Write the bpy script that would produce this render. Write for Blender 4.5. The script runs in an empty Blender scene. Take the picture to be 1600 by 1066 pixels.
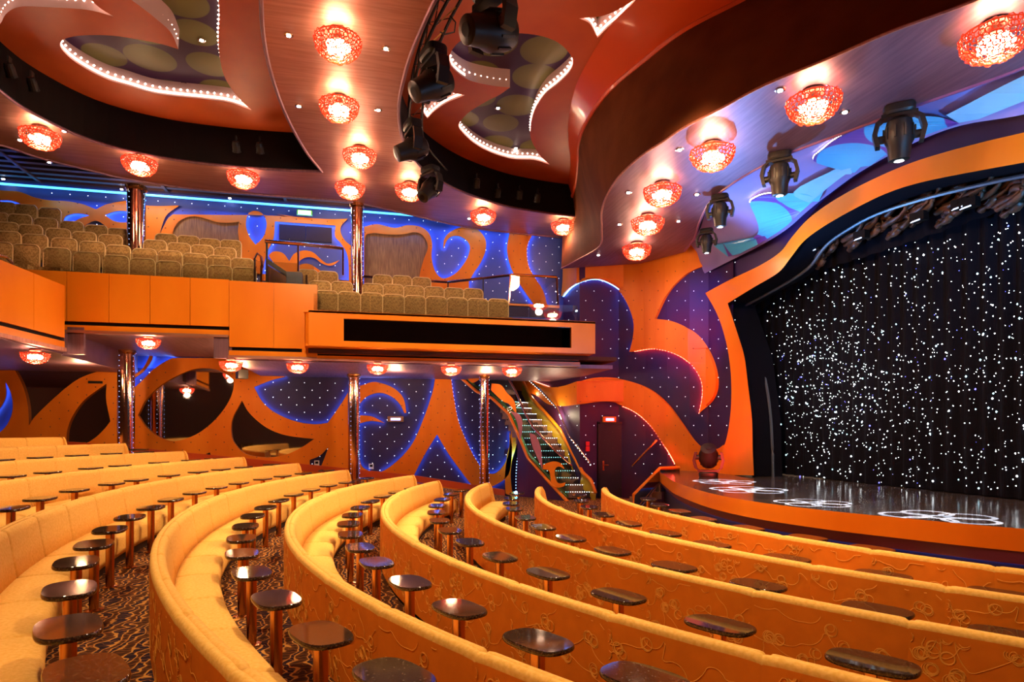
import bpy, bmesh, math, random
from mathutils import Vector, Matrix
from mathutils.geometry import tessellate_polygon
from mathutils.bvhtree import BVHTree
sc = bpy.context.scene
C = sc.collection
PI = math.pi
random.seed(7)

# ------------------------------------------------------------------ camera, world, exposure
F, HZ, TH, EYE = 980.0, 672.0, math.atan(228 / 980), 2.12
cam = bpy.data.objects.new('camera', bpy.data.cameras.new('camera'))
C.objects.link(cam)
cam.location = (0, 0, EYE)
cam.rotation_euler = (PI / 2, 0, -TH)
cam.data.sensor_width = 36
cam.data.lens = F / 1600 * 36
cam.data.shift_y = (HZ - 533) / 1600
cam.data.clip_start = .05
sc.camera = cam
world = bpy.data.worlds.new('world')
sc.world = world
world.use_nodes = True
world.node_tree.nodes['Background'].inputs[0].default_value = (1, .62, .4, 1)
world.node_tree.nodes['Background'].inputs[1].default_value = .12
sc.view_settings.view_transform = 'Standard'
sc.view_settings.look = 'None'
sc.view_settings.exposure = 0.0
sc.view_settings.gamma = 1
sc.cycles.max_bounces = 6
sc.cycles.diffuse_bounces = 3
sc.cycles.glossy_bounces = 3
sc.cycles.transmission_bounces = 4
sc.cycles.transparent_max_bounces = 8
sc.cycles.caustics_reflective = False
sc.cycles.caustics_refractive = False
sc.cycles.sample_clamp_indirect = 4
sc.cycles.use_denoising = True


def lamp_light(name, kind, loc, power, col, radius=.1, target=None, angle=60, blend=.5, size=None, parent=None):
    d = bpy.data.lights.new(name, kind)
    d.energy = power
    d.color = col
    if kind == 'AREA':
        d.shape = 'RECTANGLE'
        d.size, d.size_y = size
    else:
        d.shadow_soft_size = radius
    if kind == 'SPOT':
        d.spot_size = math.radians(angle)
        d.spot_blend = blend
    o = bpy.data.objects.new(name, d)
    C.objects.link(o)
    o.location = loc
    if target is not None:
        o.rotation_euler = (Vector(target) - Vector(loc)).to_track_quat('-Z', 'Y').to_euler()
    if parent:
        o.parent = parent
    return o


WARM = (1, .62, .40)
# added unseen spots washing the seats from below domes and stage soffit
for loc, tgt, p, a in [((3.2, 7.5, 9.3), (2.2, 9, 0), 2200, 75), ((3.6, 13.0, 9.2), (1.5, 13, 0), 1900, 70),
                       ((-4.5, 11, 9.3), (-3.5, 11, 0), 1900, 80), ((-2.5, 3.5, 9.3), (0, 3, 0), 1700, 80),
                       ((4.0, 4.2, 9.2), (2.5, 3.5, 0), 1900, 75), ((6.0, 10, 6.9), (-2.5, 11, 1.2), 2400, 60),
                       ((6.4, 7.0, 6.8), (-3.0, 12.5, 1.0), 2000, 55)]:
    lamp_light('wash_fill', 'SPOT', loc, p, (1, .74, .45), .25, tgt, a, .8)
# added warm fill spots, unseen, for balcony front, proscenium and stage edge
lamp_light('wash_fill', 'SPOT', (-1.5, 9.5, 8.2), 1500, (1, .72, .4), .3, (-3, 15.8, 4.9), 75, .9)
lamp_light('wash_fill', 'SPOT', (3.5, 10, 8.2), 1200, (1, .72, .4), .3, (2.5, 15.5, 4.2), 60, .9)
lamp_light('wash_fill', 'SPOT', (4.3, 8.6, 6.7), 900, (1, .55, .25), .3, (9.0, 12.0, 5.5), 75, .9)
lamp_light('wash_fill', 'SPOT', (2.5, 6.5, 8.0), 2600, (1, .5, .25), .3, (7.0, 9.0, .8), 80, .9)
# added warm fill aimed up on to the red ceilings, no fixture
for x, y in ((-3.5, 11.5), (3.2, 11.5), (-3, 7.5), (3, 7)):
    lamp_light('up_fill', 'SPOT', (x, y, 6.6), 70, (1, .62, .35), .3, (x, y, 10), 130, .9)
# red and magenta light on the walls by the stage
lamp_light('colour_light', 'SPOT', (7.6, 12.2, 1.1), 800, (1, .05, .03), .1, (8.3, 16.5, 3.2), 80, .9)
lamp_light('colour_light', 'SPOT', (6.8, 13.6, 5.8), 700, (.30, .12, 1), .1, (9.1, 16.1, 5.2), 55, .9)
# blue light on the ceiling above the stage front
lamp_light('colour_light', 'SPOT', (8.3, 5.0, 4.4), 800, (.11, .46, 1), .1, (7.9, 9.5, 7.1), 120, .8)
lamp_light('colour_light', 'SPOT', (7.9, 12.8, 4.6), 700, (.13, .42, 1), .1, (8.0, 11.0, 7.1), 120, .8)
# blue light washing the wall over the balcony
for x in (-7, -3, 1, 5):
    lamp_light('colour_light', 'AREA', (x, 20.1, 8.75), 42, (.03, .18, 1), target=(x, 20.45, 5), size=(3.6, .1))
for x in (-6, -1, 3):  # added warm fill for the orange cladding behind the balcony seats
    lamp_light('wash_fill', 'POINT', (x, 19.3, 8.75), 60, (1, .62, .32), .1)
for x in (-7, -3.2, .8, 3.4):  # added warm fill points brightening the cladding under the balcony
    lamp_light('wash_fill', 'POINT', (x, 17.9, 3.5), 95, (1, .55, .25), .1)


# ------------------------------------------------------------------ pixel rays to world surfaces
def ray(px, py):
    cx = (px - 800) / F
    return Vector((cx * math.cos(TH) + math.sin(TH), -cx * math.sin(TH) + math.cos(TH), (HZ - py) / F))


def hor(px, py, z):
    r = ray(px, py)
    t = (z - EYE) / r.z
    return Vector((r.x * t, r.y * t, z))


def onY(px, py, Y):
    r = ray(px, py)
    t = Y / r.y
    return Vector((r.x * t, Y, EYE + r.z * t))


def onX(px, py, X):
    r = ray(px, py)
    t = X / r.x
    return Vector((X, r.y * t, EYE + r.z * t))


def proj(p):
    d = p[0] * math.sin(TH) + p[1] * math.cos(TH)
    l = p[0] * math.cos(TH) - p[1] * math.sin(TH)
    if d < .1:
        return None
    return (800 + F * l / d, HZ - F * (p[2] - EYE) / d)


WLOW = [(5.6, 23.5), (6.5, 18.6), (7.8, 18.6), (8.3, 17.7), (8.6, 16.9), (9.0, 16.3), (9.42, 16.0), (9.44, 14.8)]
WUP = [(6.57, 20.5)] + WLOW[1:]


def onW(px, py, off=0, poly=WLOW):
    r = ray(px, py)
    best = None
    for (x0, y0), (x1, y1) in zip(poly[:-1], poly[1:]):
        ex, ey = x1 - x0, y1 - y0
        den = r.x * ey - r.y * ex
        if abs(den) < 1e-9:
            continue
        t = (x0 * ey - y0 * ex) / den
        s = (x0 * r.y - y0 * r.x) / den
        n = Vector((-ey, ex, 0)).normalized()
        if n.dot(Vector((r.x, r.y, 0))) > 0:
            n = -n
        m = abs(min(max(s, 0), 1) - s)
        if t > 0 and (best is None or m < best[0] - 1e-6):
            best = (m, t, n)
    _, t, n = best
    return Vector((r.x * t, r.y * t, EYE + r.z * t)) + n * off


# ------------------------------------------------------------------ materials
def mat(name, col, rough=.5, metal=0, emit=None, es=0, coat=0, build=None, spec=None):
    m = bpy.data.materials.new(name)
    m.use_nodes = True
    b = m.node_tree.nodes['Principled BSDF']
    b.inputs['Base Color'].default_value = (*col, 1)
    b.inputs['Roughness'].default_value = rough
    b.inputs['Metallic'].default_value = metal
    if spec is not None:
        b.inputs['Specular IOR Level'].default_value = spec
    if coat:
        b.inputs['Coat Weight'].default_value = coat
        b.inputs['Coat Roughness'].default_value = .08
    if emit:
        b.inputs['Emission Color'].default_value = (*emit, 1)
        b.inputs['Emission Strength'].default_value = es
    if build:
        build(m.node_tree, b)
    return m


def N(nt, t, **kw):
    n = nt.nodes.new(t)
    for k, v in kw.items():
        if k in n.inputs:
            n.inputs[k].default_value = v
        else:
            setattr(n, k, v)
    return n


def ramp(nt, stops, src):
    r = nt.nodes.new('ShaderNodeValToRGB')
    e = r.color_ramp.elements
    while len(e) < len(stops):
        e.new(.5)
    for i, (p, c) in enumerate(stops):
        e[i].position = p
        e[i].color = (*c, 1)
    nt.links.new(src, r.inputs[0])
    return r


def coords(nt, scale=(1, 1, 1), kind='Object', rot=(0, 0, 0)):
    tc = nt.nodes.new('ShaderNodeTexCoord')
    mp = nt.nodes.new('ShaderNodeMapping')
    mp.inputs['Scale'].default_value = scale
    mp.inputs['Rotation'].default_value = rot
    nt.links.new(tc.outputs[kind], mp.inputs[0])
    return mp.outputs[0]


def noisy(c0, c1, scale=6, sv=(1, 1, 1), bump=0, detail=4, kind='Object', lo=.35, hi=.65):
    def f(nt, b):
        v = coords(nt, sv, kind)
        n = N(nt, 'ShaderNodeTexNoise', Scale=scale, Detail=detail)
        nt.links.new(v, n.inputs['Vector'])
        r = ramp(nt, [(lo, c0), (hi, c1)], n.outputs['Fac'])
        nt.links.new(r.outputs[0], b.inputs['Base Color'])
        if bump:
            bp = N(nt, 'ShaderNodeBump', Strength=bump, Distance=.01)
            nt.links.new(n.outputs['Fac'], bp.inputs['Height'])
            nt.links.new(bp.outputs[0], b.inputs['Normal'])
    return f


def circles(c_bg, c_a, c_b, sc_=.8, rnd=.28, th=.445):
    def f(nt, b):
        v = coords(nt, (sc_, sc_, 0.0001))
        vo = N(nt, 'ShaderNodeTexVoronoi', Scale=1.0, Randomness=rnd)
        nt.links.new(v, vo.inputs['Vector'])
        r = ramp(nt, [(.0, c_a), (th, c_b), (th + .015, c_bg), (1, c_bg)], vo.outputs['Distance'])
        nt.links.new(r.outputs[0], b.inputs['Base Color'])
    return f


def carpet(nt, b):
    v = coords(nt, (1, 1, 0.0))
    n = N(nt, 'ShaderNodeTexNoise', Scale=2.2, Detail=1)
    nt.links.new(v, n.inputs['Vector'])
    mx = N(nt, 'ShaderNodeMixRGB')
    mx.inputs[0].default_value = .10
    nt.links.new(v, mx.inputs[1])
    nt.links.new(n.outputs['Color'], mx.inputs[2])
    w = N(nt, 'ShaderNodeTexWave', Scale=2.3, Distortion=5.0, Detail=1.0)
    w.inputs['Detail Scale'].default_value = 3.0
    nt.links.new(mx.outputs[0], w.inputs['Vector'])
    w2 = N(nt, 'ShaderNodeTexWave', Scale=2.6, Distortion=4.0, bands_direction='Y')
    w2.inputs['Detail Scale'].default_value = 4.0
    nt.links.new(mx.outputs[0], w2.inputs['Vector'])
    r = ramp(nt, [(0, (.06, .022, .010)), (.40, (.13, .045, .014)), (.46, (.66, .30, .06)), (.72, (.66, .30, .06)),
                  (.78, (.022, .014, .028)), (1, (.03, .016, .022))], w.outputs['Fac'])
    r2 = ramp(nt, [(0, (0, 0, 0)), (.40, (0, 0, 0)), (.46, (1, 1, 1)), (.56, (1, 1, 1)), (.62, (0, 0, 0))], w2.outputs['Fac'])
    m2 = N(nt, 'ShaderNodeMixRGB')
    nt.links.new(r2.outputs[0], m2.inputs[0])
    nt.links.new(r.outputs[0], m2.inputs[1])
    m2.inputs[2].default_value = (.42, .15, .035, 1)
    nt.links.new(m2.outputs[0], b.inputs['Base Color'])


def granite(nt, b):
    v = coords(nt, (1, 1, 1))
    vo = N(nt, 'ShaderNodeTexVoronoi', Scale=110)
    nt.links.new(v, vo.inputs['Vector'])
    r = ramp(nt, [(0, (.020, .010, .007)), (.6, (.040, .019, .011)), (.85, (.09, .055, .03)), (1, (.16, .11, .07))], vo.outputs['Color'])
    nt.links.new(r.outputs[0], b.inputs['Base Color'])


def brushed(c0, c1, sv=(1, 14, 1)):
    def f(nt, b):
        noisy(c0, c1, 1.3, sv, 0, 5)(nt, b)
        v = coords(nt, sv)
        n = N(nt, 'ShaderNodeTexNoise', Scale=2.5, Detail=3)
        nt.links.new(v, n.inputs['Vector'])
        mr = N(nt, 'ShaderNodeMapRange')
        mr.inputs[3].default_value = .38
        mr.inputs[4].default_value = .58
        nt.links.new(n.outputs['Fac'], mr.inputs[0])
        nt.links.new(mr.outputs[0], b.inputs['Roughness'])
    return f


ORANGE = mat('orange_lacquer', (.80, .20, .012), .45, 0, spec=.15, build=noisy((.74, .17, .010), (.86, .24, .016), 1.2, (1, 1, .3)))
ORANGE_F = mat('orange_fascia', (.85, .27, .02), .3, 0, coat=.05, spec=.3, build=noisy((.78, .19, .006), (.88, .25, .012), .8, (1, 1, .3)))
RED_C = mat('red_ceiling', (.48, .08, .016), .5, build=noisy((.44, .07, .014), (.52, .095, .018), 1.0))
RED_M = mat('red_moulding', (.62, .07, .015), .3, coat=.3)
BROWN = mat('brown_drum', (.12, .035, .013), .85, spec=.1, build=noisy((.10, .030, .011), (.14, .043, .016), 1.5))
BLUEW = mat('indigo_wall', (.03, .022, .08), .5, spec=.2, build=noisy((.024, .02, .075), (.04, .028, .095), .7))
PURP = mat('purple_wall', (.05, .018, .06), .5, spec=.15, build=noisy((.025, .018, .085), (.085, .016, .05), .45))
BLACK = mat('black_paint', (.006, .004, .004), .7, spec=.12)
BLACKM = mat('black_metal', (.012, .010, .009), .42, .1, spec=.35)
COPPER = mat('copper_soffit', (.42, .18, .14), .3, .75, build=brushed((.38, .155, .115), (.48, .22, .17)))
LILAC = mat('lilac_soffit', (.22, .12, .16), .35, .75, build=brushed((.20, .105, .145), (.26, .14, .185), (14, 1, 1)))
CHROME = mat('copper_chrome', (.62, .33, .23), .12, 1)
STEEL = mat('polished_steel', (.8, .75, .72), .15, 1)
BRASS = mat('bronze_pedestal', (.60, .28, .10), .22, 1)
GRAN = mat('brown_granite', (.06, .03, .02), .06, coat=.0, spec=.6, build=granite)
CARP = mat('patterned_carpet', (.2, .08, .03), .95, build=carpet, spec=.1)
GOLD = mat('gold_fabric', (.93, .56, .18), .8, build=noisy((.82, .42, .075), (.92, .52, .13), 40, (1, 1, 1), .25, 3), spec=.15)
BACKP = mat('orange_fabric', (.62, .19, .018), .8, build=noisy((.72, .19, .012), (.78, .215, .014), 8), spec=.1)
STITCH = mat('gold_embroidery', (.95, .42, .06), .7, spec=.2)
DARKB = mat('dark_plinth', (.02, .008, .006), .7)
OLIVE = mat('olive_patterned_fabric', (.30, .18, .06), .85, build=noisy((.22, .125, .04), (.36, .22, .08), 30, (1, 1, 1), .1, 2, lo=.42, hi=.56), spec=.1)
PIPING = mat('tan_piping', (.70, .48, .22), .7)
MIRROR = mat('dark_mirror', (.62, .60, .56), .03, 1)
WOOD = mat('brown_wood', (.22, .10, .03), .45, build=noisy((.16, .07, .02), (.30, .15, .045), 5, (6, 6, .5)))
LOBE = mat('lobe_circles', (.1, .1, .05), .4, build=circles((.03, .01, .035), (.15, .14, .04), (.09, .09, .03), .9), spec=.15)
PETAL = mat('petal_circles', (.2, .4, .9), .35, build=circles((.13, .05, .36), (.08, .52, .88), (.06, .44, .82), .8, .12, .475), coat=.1)
PALEB = mat('lit_fold_blue', (.2, .6, .85), .5, build=noisy((.14, .50, .80), (.22, .62, .88), .8))  # lighter blue stands in for light caught by the ceiling folds
STAGEC = mat('lilac_ceiling', (.34, .28, .62), .4, build=noisy((.24, .22, .52), (.34, .29, .60), .5), coat=.1)
DPURP = mat('dark_purple', (.03, .012, .11), .5)
WPIN = mat('white_pin', (1, 1, 1), emit=(.8, .85, 1), es=4)
WPIN.cycles.emission_sampling = 'NONE'
DECK = mat('stage_deck', (.05, .045, .05), .16, build=noisy((.055, .052, .060), (.10, .085, .085), 2.0, (1, 1, 1)))
CURT = mat('black_velvet', (.004, .004, .008), .9, spec=.1)
DOORM = mat('plum_door', (.035, .025, .033), .6, spec=.15)
SLAT = mat('dark_slats', (.10, .05, .06), .4, .3)
GLOWW = mat('white_star', (1, 1, 1), emit=(.85, .95, 1), es=14)
GLOWC = mat('cyan_star', (1, 1, 1), emit=(.45, .85, 1), es=8)
GLOWB = mat('blue_star', (1, 1, 1), emit=(.05, .08, 1), es=5)
LEDB = mat('blue_led', (.2, .3, 1), emit=(.08, .26, 1), es=15)
LEDBD = mat('pale_blue_bead', (.6, .7, 1), emit=(.32, .48, 1), es=3)
LEDR = mat('red_led', (1, .2, .1), emit=(1, .04, .02), es=30)
LEDRB = mat('pink_bead', (1, .6, .5), emit=(1, .30, .22), es=6)
LEDW = mat('rose_led', (1, .7, .6), emit=(1, .50, .38), es=3.5)
LEDWB = mat('warm_bead', (1, .8, .7), emit=(1, .72, .60), es=16)
LEDCY = mat('cyan_led', (.3, .7, 1), emit=(.06, .42, 1), es=3.0)
STUDD = mat('dark_stud', (.12, .05, .02), .3, .8)
BULB = mat('lamp_bulb', (1, .9, .7), emit=(1, .78, .42), es=50)
RINGM = mat('red_glass', (.80, .035, .012), .15, 0, emit=(1, .08, .02), es=.4)
DLIGHT = mat('downlight_lens', (1, 1, 1), emit=(1, .93, .82), es=40)
GREENS = mat('green_sign', (.3, 1, .5), emit=(.25, 1, .2), es=5)
SIGNV = mat('violet_sign', (.5, .5, 1), emit=(.35, .35, 1), es=2.5)
REDB = mat('red_box', (.7, .01, .01), .4)
TREAD = mat('stair_carpet', (.10, .04, .02), .8, build=noisy((.03, .01, .008), (.22, .11, .06), 1.6, (1, 1, 1), lo=.49, hi=.51))
YELL = mat('yellow_lacquer', (.65, .42, .03), .2, coat=.4)
for m in (GLOWW, GLOWC, GLOWB, LEDBD, LEDRB, LEDWB, BULB, RINGM, DLIGHT, LEDCY):
    m.cycles.emission_sampling = 'NONE'


def glass_mat(name, tint, refl=.12):
    m = bpy.data.materials.new(name)
    m.use_nodes = True
    nt = m.node_tree
    nt.nodes.clear()
    o = nt.nodes.new('ShaderNodeOutputMaterial')
    t = N(nt, 'ShaderNodeBsdfTransparent')
    t.inputs[0].default_value = (*tint, 1)
    g = N(nt, 'ShaderNodeBsdfGlossy', Roughness=.02)
    f = N(nt, 'ShaderNodeFresnel', IOR=1.5)
    ad = N(nt, 'ShaderNodeMath', operation='ADD')
    nt.links.new(f.outputs[0], ad.inputs[0])
    ad.inputs[1].default_value = refl
    x = nt.nodes.new('ShaderNodeMixShader')
    nt.links.new(ad.outputs[0], x.inputs[0])
    nt.links.new(t.outputs[0], x.inputs[1])
    nt.links.new(g.outputs[0], x.inputs[2])
    nt.links.new(x.outputs[0], o.inputs[0])
    return m


GLASS = glass_mat('clear_glass', (.93, .96, .95), .10)
GLASST = glass_mat('teal_glass', (.25, .62, .55), .06)
GLASSY = glass_mat('smoked_glass', (.10, .09, .09), .05)


# ------------------------------------------------------------------ mesh helpers
def mesh(name, vs, fs, mats, mi=None, parent=None, smooth=False, recalc=True, label=None, kind=None):
    me = bpy.data.meshes.new(name)
    me.from_pydata([tuple(v) for v in vs], [], fs)
    if not isinstance(mats, (list, tuple)):
        mats = [mats]
    for m in mats:
        me.materials.append(m)
    if mi is not None:
        me.polygons.foreach_set('material_index', mi)
    if recalc:
        bm = bmesh.new()
        bm.from_mesh(me)
        bmesh.ops.recalc_face_normals(bm, faces=bm.faces)
        bm.to_mesh(me)
        bm.free()
    if smooth:
        me.polygons.foreach_set('use_smooth', [True] * len(me.polygons))
    me.update()
    o = bpy.data.objects.new(name, me)
    C.objects.link(o)
    if parent is not None:
        o.parent = parent
    if label:
        o['label'] = label
    if kind:
        o['kind'] = kind
    return o


class MB:
    """collects shapes into one mesh"""
    def __init__(s):
        s.v, s.f, s.m = [], [], []

    def add(s, vs, fs, m=0):
        n = len(s.v)
        s.v += [Vector(v) for v in vs]
        s.f += [tuple(i + n for i in f) for f in fs]
        s.m += [m] * len(fs)
        return s

    def box(s, c, d, rz=0, m=0, bev=0):
        x, y, z = d[0] / 2, d[1] / 2, d[2] / 2
        R = Matrix.Rotation(rz, 3, 'Z')
        vs = [Vector(c) + R @ Vector((a * x, b * y, e * z)) for e in (-1, 1) for a, b in ((-1, -1), (1, -1), (1, 1), (-1, 1))]
        return s.add(vs, [(3, 2, 1, 0), (4, 5, 6, 7), (0, 1, 5, 4), (1, 2, 6, 5), (2, 3, 7, 6), (3, 0, 4, 7)], m)

    def tube(s, pts, r, n=8, m=0, closed=False):
        pts = [Vector(p) for p in pts]
        k = len(pts)
        vs = []
        for i, p in enumerate(pts):
            a = pts[(i - 1) % k] if (closed or i) else p
            b = pts[(i + 1) % k] if (closed or i < k - 1) else p
            t = (b - a).normalized()
            u = t.cross(Vector((0, 0, 1)))
            if u.length < .05:
                u = t.cross(Vector((1, 0, 0)))
            u.normalize()
            w = t.cross(u)
            rr = r[i] if isinstance(r, (list, tuple)) else r
            vs += [p + (u * math.cos(2 * PI * j / n) + w * math.sin(2 * PI * j / n)) * rr for j in range(n)]
        fs = []
        for i in range(k if closed else k - 1):
            for j in range(n):
                a, b = i * n, ((i + 1) % k) * n
                fs.append((a + j, a + (j + 1) % n, b + (j + 1) % n, b + j))
        if not closed:
            fs += [tuple(range(n)), tuple(range((k - 1) * n, k * n))]
        return s.add(vs, fs, m)

    def lathe(s, c, prof, n=20, m=0, sq=2, ax=1, ay=1, M=None):
        vs = []
        for (r, z) in prof:
            for j in range(n):
                a = 2 * PI * j / n
                ca, sa = math.cos(a), math.sin(a)
                if sq != 2:
                    ca = math.copysign(abs(ca) ** (2 / sq), ca)
                    sa = math.copysign(abs(sa) ** (2 / sq), sa)
                v = Vector((r * ax * ca, r * ay * sa, z))
                vs.append(Vector(c) + (M @ v if M else v))
        fs = [tuple(reversed(range(n))), tuple(range((len(prof) - 1) * n, len(prof) * n))]
        for i in range(len(prof) - 1):
            for j in range(n):
                fs.append((i * n + j, i * n + (j + 1) % n, (i + 1) * n + (j + 1) % n, (i + 1) * n + j))
        return s.add(vs, fs, m)

    def prism(s, pts, e, m=0):
        """closed planar outline pts extruded by vector e"""
        n = len(pts)
        pts = [Vector(p) for p in pts]
        vs = pts + [p + Vector(e) for p in pts]
        return s.add(vs, [tuple(reversed(range(n))), tuple(range(n, 2 * n))] + [(i, (i + 1) % n, n + (i + 1) % n, n + i) for i in range(n)], m)

    def build(s, name, mats, parent=None, smooth=False, **kw):
        return mesh(name, s.v, s.f, mats, s.m, parent, smooth, **kw)


def autosmooth(o, deg=40):
    me = o.data
    me.polygons.foreach_set('use_smooth', [True] * len(me.polygons))
    me.set_sharp_from_angle(angle=math.radians(deg))
    return o


def empty(name, loc, label, cat, group=None, rz=0):
    o = bpy.data.objects.new(name, None)
    C.objects.link(o)
    o.location = loc
    o.rotation_euler = (0, 0, rz)
    o.empty_display_size = .1
    tag(o, label, cat, group)
    return o


def tag(o, label, cat, group=None, kind=None):
    if label:
        o['label'] = label
    if cat:
        o['category'] = cat
    if group:
        o['group'] = group
    if kind:
        o['kind'] = kind
    return o


def struct(o, label=None):
    o['kind'] = 'structure'
    if label:
        o['label'] = label
    return o


def dup(root, loc, rz, label, group=None, scale=None):
    r = root.copy()
    C.objects.link(r)
    r.location = loc
    r.rotation_euler = (0, 0, rz)
    r['label'] = label
    if group:
        r['group'] = group
    if scale:
        r.scale = (scale,) * 3
    for ch in list(root.children):
        c = ch.copy()
        C.objects.link(c)
        c.parent = r
        for g in list(ch.children):
            d = g.copy()
            C.objects.link(d)
            d.parent = c
    return r


def smooth_loop(pts, n=5, closed=True):
    """hermite through the points; a third value 1 keeps a corner sharp"""
    P = [(Vector((p[0], p[1])), len(p) > 2 and p[2]) for p in pts]
    k = len(P)
    out = []
    for i in range(k if closed else k - 1):
        p0, s0 = P[i]
        p1, s1 = P[(i + 1) % k]
        pa = P[(i - 1) % k][0] if (closed or i) else p0
        pb = P[(i + 2) % k][0] if (closed or i + 2 < k) else p1
        m0 = (p1 - p0) if s0 else (p1 - pa) / 2
        m1 = (p1 - p0) if s1 else (pb - p0) / 2
        L = (p1 - p0).length
        for m in (m0, m1):
            if m.length > L * 1.3:
                m *= L * 1.3 / m.length
        for j in range(n):
            t = j / n
            out.append(p0 * (2 * t ** 3 - 3 * t * t + 1) + m0 * (t ** 3 - 2 * t * t + t) + p1 * (-2 * t ** 3 + 3 * t * t) + m1 * (t ** 3 - t * t))
    if not closed:
        out.append(P[-1][0])
    return out


def inside(p, loop):
    x, y = p
    c = False
    n = len(loop)
    for i in range(n):
        a, b = loop[i], loop[(i + 1) % n]
        if (a[1] > y) != (b[1] > y) and x < (b[0] - a[0]) * (y - a[1]) / (b[1] - a[1]) + a[0]:
            c = not c
    return c


def cutout(name, outer, holes, fmap, t0, t1, mats, led=None, parent=None, n=5, cuts=(), sm=True, led_outer=False, side_m=0):
    """panel traced on a surface: fmap(px,py,off); front at t1, back at t0, side walls; led = light strips on the returns"""
    loops = [smooth_loop(l, n) if sm else [Vector(p[:2]) for p in l] for l in [outer] + holes]
    vs2 = [v for l in loops for v in l]
    tris = tessellate_polygon([[Vector((v[0], v[1], 0)) for v in l] for l in loops])
    bm = bmesh.new()
    bv = [bm.verts.new((v[0], v[1], 0)) for v in vs2]
    for t in tris:
        try:
            bm.faces.new([bv[i] for i in t])
        except ValueError:
            pass
    for c in cuts:
        bmesh.ops.bisect_plane(bm, geom=bm.verts[:] + bm.edges[:] + bm.faces[:], plane_co=(c, 0, 0), plane_no=(1, 0, 0))
    bm.verts.ensure_lookup_table()
    bm.verts.index_update()
    vs = [fmap(v.co.x, v.co.y, t1) for v in bm.verts]
    fs = [[v.index for v in f.verts] for f in bm.faces]
    mi = [0] * len(fs)
    bnd = [(e.verts[0].index, e.verts[1].index) for e in bm.edges if len(e.link_faces) == 1]
    k = len(vs)
    vs += [fmap(v.co.x, v.co.y, t0) for v in bm.verts]
    for a, b in bnd:
        fs.append([a, b, k + b, k + a])
        mi.append(side_m)
    bm.free()
    o = mesh(name, vs, fs, mats, mi, parent)
    if led:
        lm, beadm, which = led
        for li in which:
            strip(loops[li], fmap, t0, t1, lm, beadm, o, shift=-.5 if li == 0 else .5)
    return o, loops


def strip(loop, fmap, t0, t1, lm, beadm, parent, closed=True, a=.15, b=.75, bead=.16, br=.014, name='led_strip', shift=.5):
    mb = MB()
    k = len(loop)
    if closed:  # the ribbon sits a little off the return, inside the opening
        ar = sum(loop[i][0] * loop[(i + 1) % k][1] - loop[(i + 1) % k][0] * loop[i][1] for i in range(k))
        sg = shift if ar > 0 else -shift
        nl = []
        for i in range(k):
            d = (Vector(loop[(i + 1) % k][:2]) - Vector(loop[i - 1][:2])).normalized()
            nl.append(Vector((loop[i][0] - d.y * sg, loop[i][1] + d.x * sg)))
        loop = nl
    P0 = [fmap(p[0], p[1], t0 + (t1 - t0) * a) for p in loop]
    P1 = [fmap(p[0], p[1], t0 + (t1 - t0) * b) for p in loop]
    for i in range(k if closed else k - 1):
        j = (i + 1) % k
        mb.add([P0[i], P0[j], P1[j], P1[i]], [(0, 1, 2, 3)])
    o = mesh(name, mb.v, mb.f, [lm, beadm] if beadm else lm, mb.m, parent, recalc=False)
    if beadm:
        bb = MB()
        acc = 0
        for i in range(k if closed else k - 1):
            p, q = P1[i], P1[(i + 1) % k]
            L = (q - p).length
            while acc < L:
                c = p.lerp(q, acc / L)
                octa(bb, c, br)
                acc += bead
            acc -= L
        mesh('led_bead', bb.v, bb.f, beadm, None, o, recalc=False, kind='stuff')
    return o


def octa(mb, c, r, m=0):
    c = Vector(c)
    mb.add([c + Vector(d) * r for d in ((1, 0, 0), (-1, 0, 0), (0, 1, 0), (0, -1, 0), (0, 0, 1), (0, 0, -1))],
           [(0, 2, 4), (2, 1, 4), (1, 3, 4), (3, 0, 4), (2, 0, 5), (1, 2, 5), (3, 1, 5), (0, 3, 5)], m)


def resample(P, n):
    P = [Vector(p) for p in P]
    L = [0]
    for a, b in zip(P[:-1], P[1:]):
        L.append(L[-1] + (b - a).length)
    out = []
    j = 0
    for i in range(n):
        t = L[-1] * i / (n - 1)
        while j < len(P) - 2 and L[j + 1] < t:
            j += 1
        out.append(P[j].lerp(P[j + 1], (t - L[j]) / max(L[j + 1] - L[j], 1e-9)))
    return out


def loft(name, curves, mats, n=48, mi=0, sub=1, resamp=True, **kw):
    R = [resample(c, n) for c in curves] if resamp else [[Vector(p) for p in c] for c in curves]
    n = len(R[0])
    vs = [p for c in R for p in c]
    fs = []
    for k in range(len(R) - 1):
        for i in range(n - 1):
            fs.append((k * n + i, k * n + i + 1, (k + 1) * n + i + 1, (k + 1) * n + i))
    return mesh(name, vs, fs, mats, None, smooth=True, **kw)


def zm(pts, s, ox, oy):
    """points measured in an enlarged crop -> photo pixels"""
    return [(ox + p[0] / s, oy + p[1] / s, *p[2:]) for p in pts]


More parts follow.
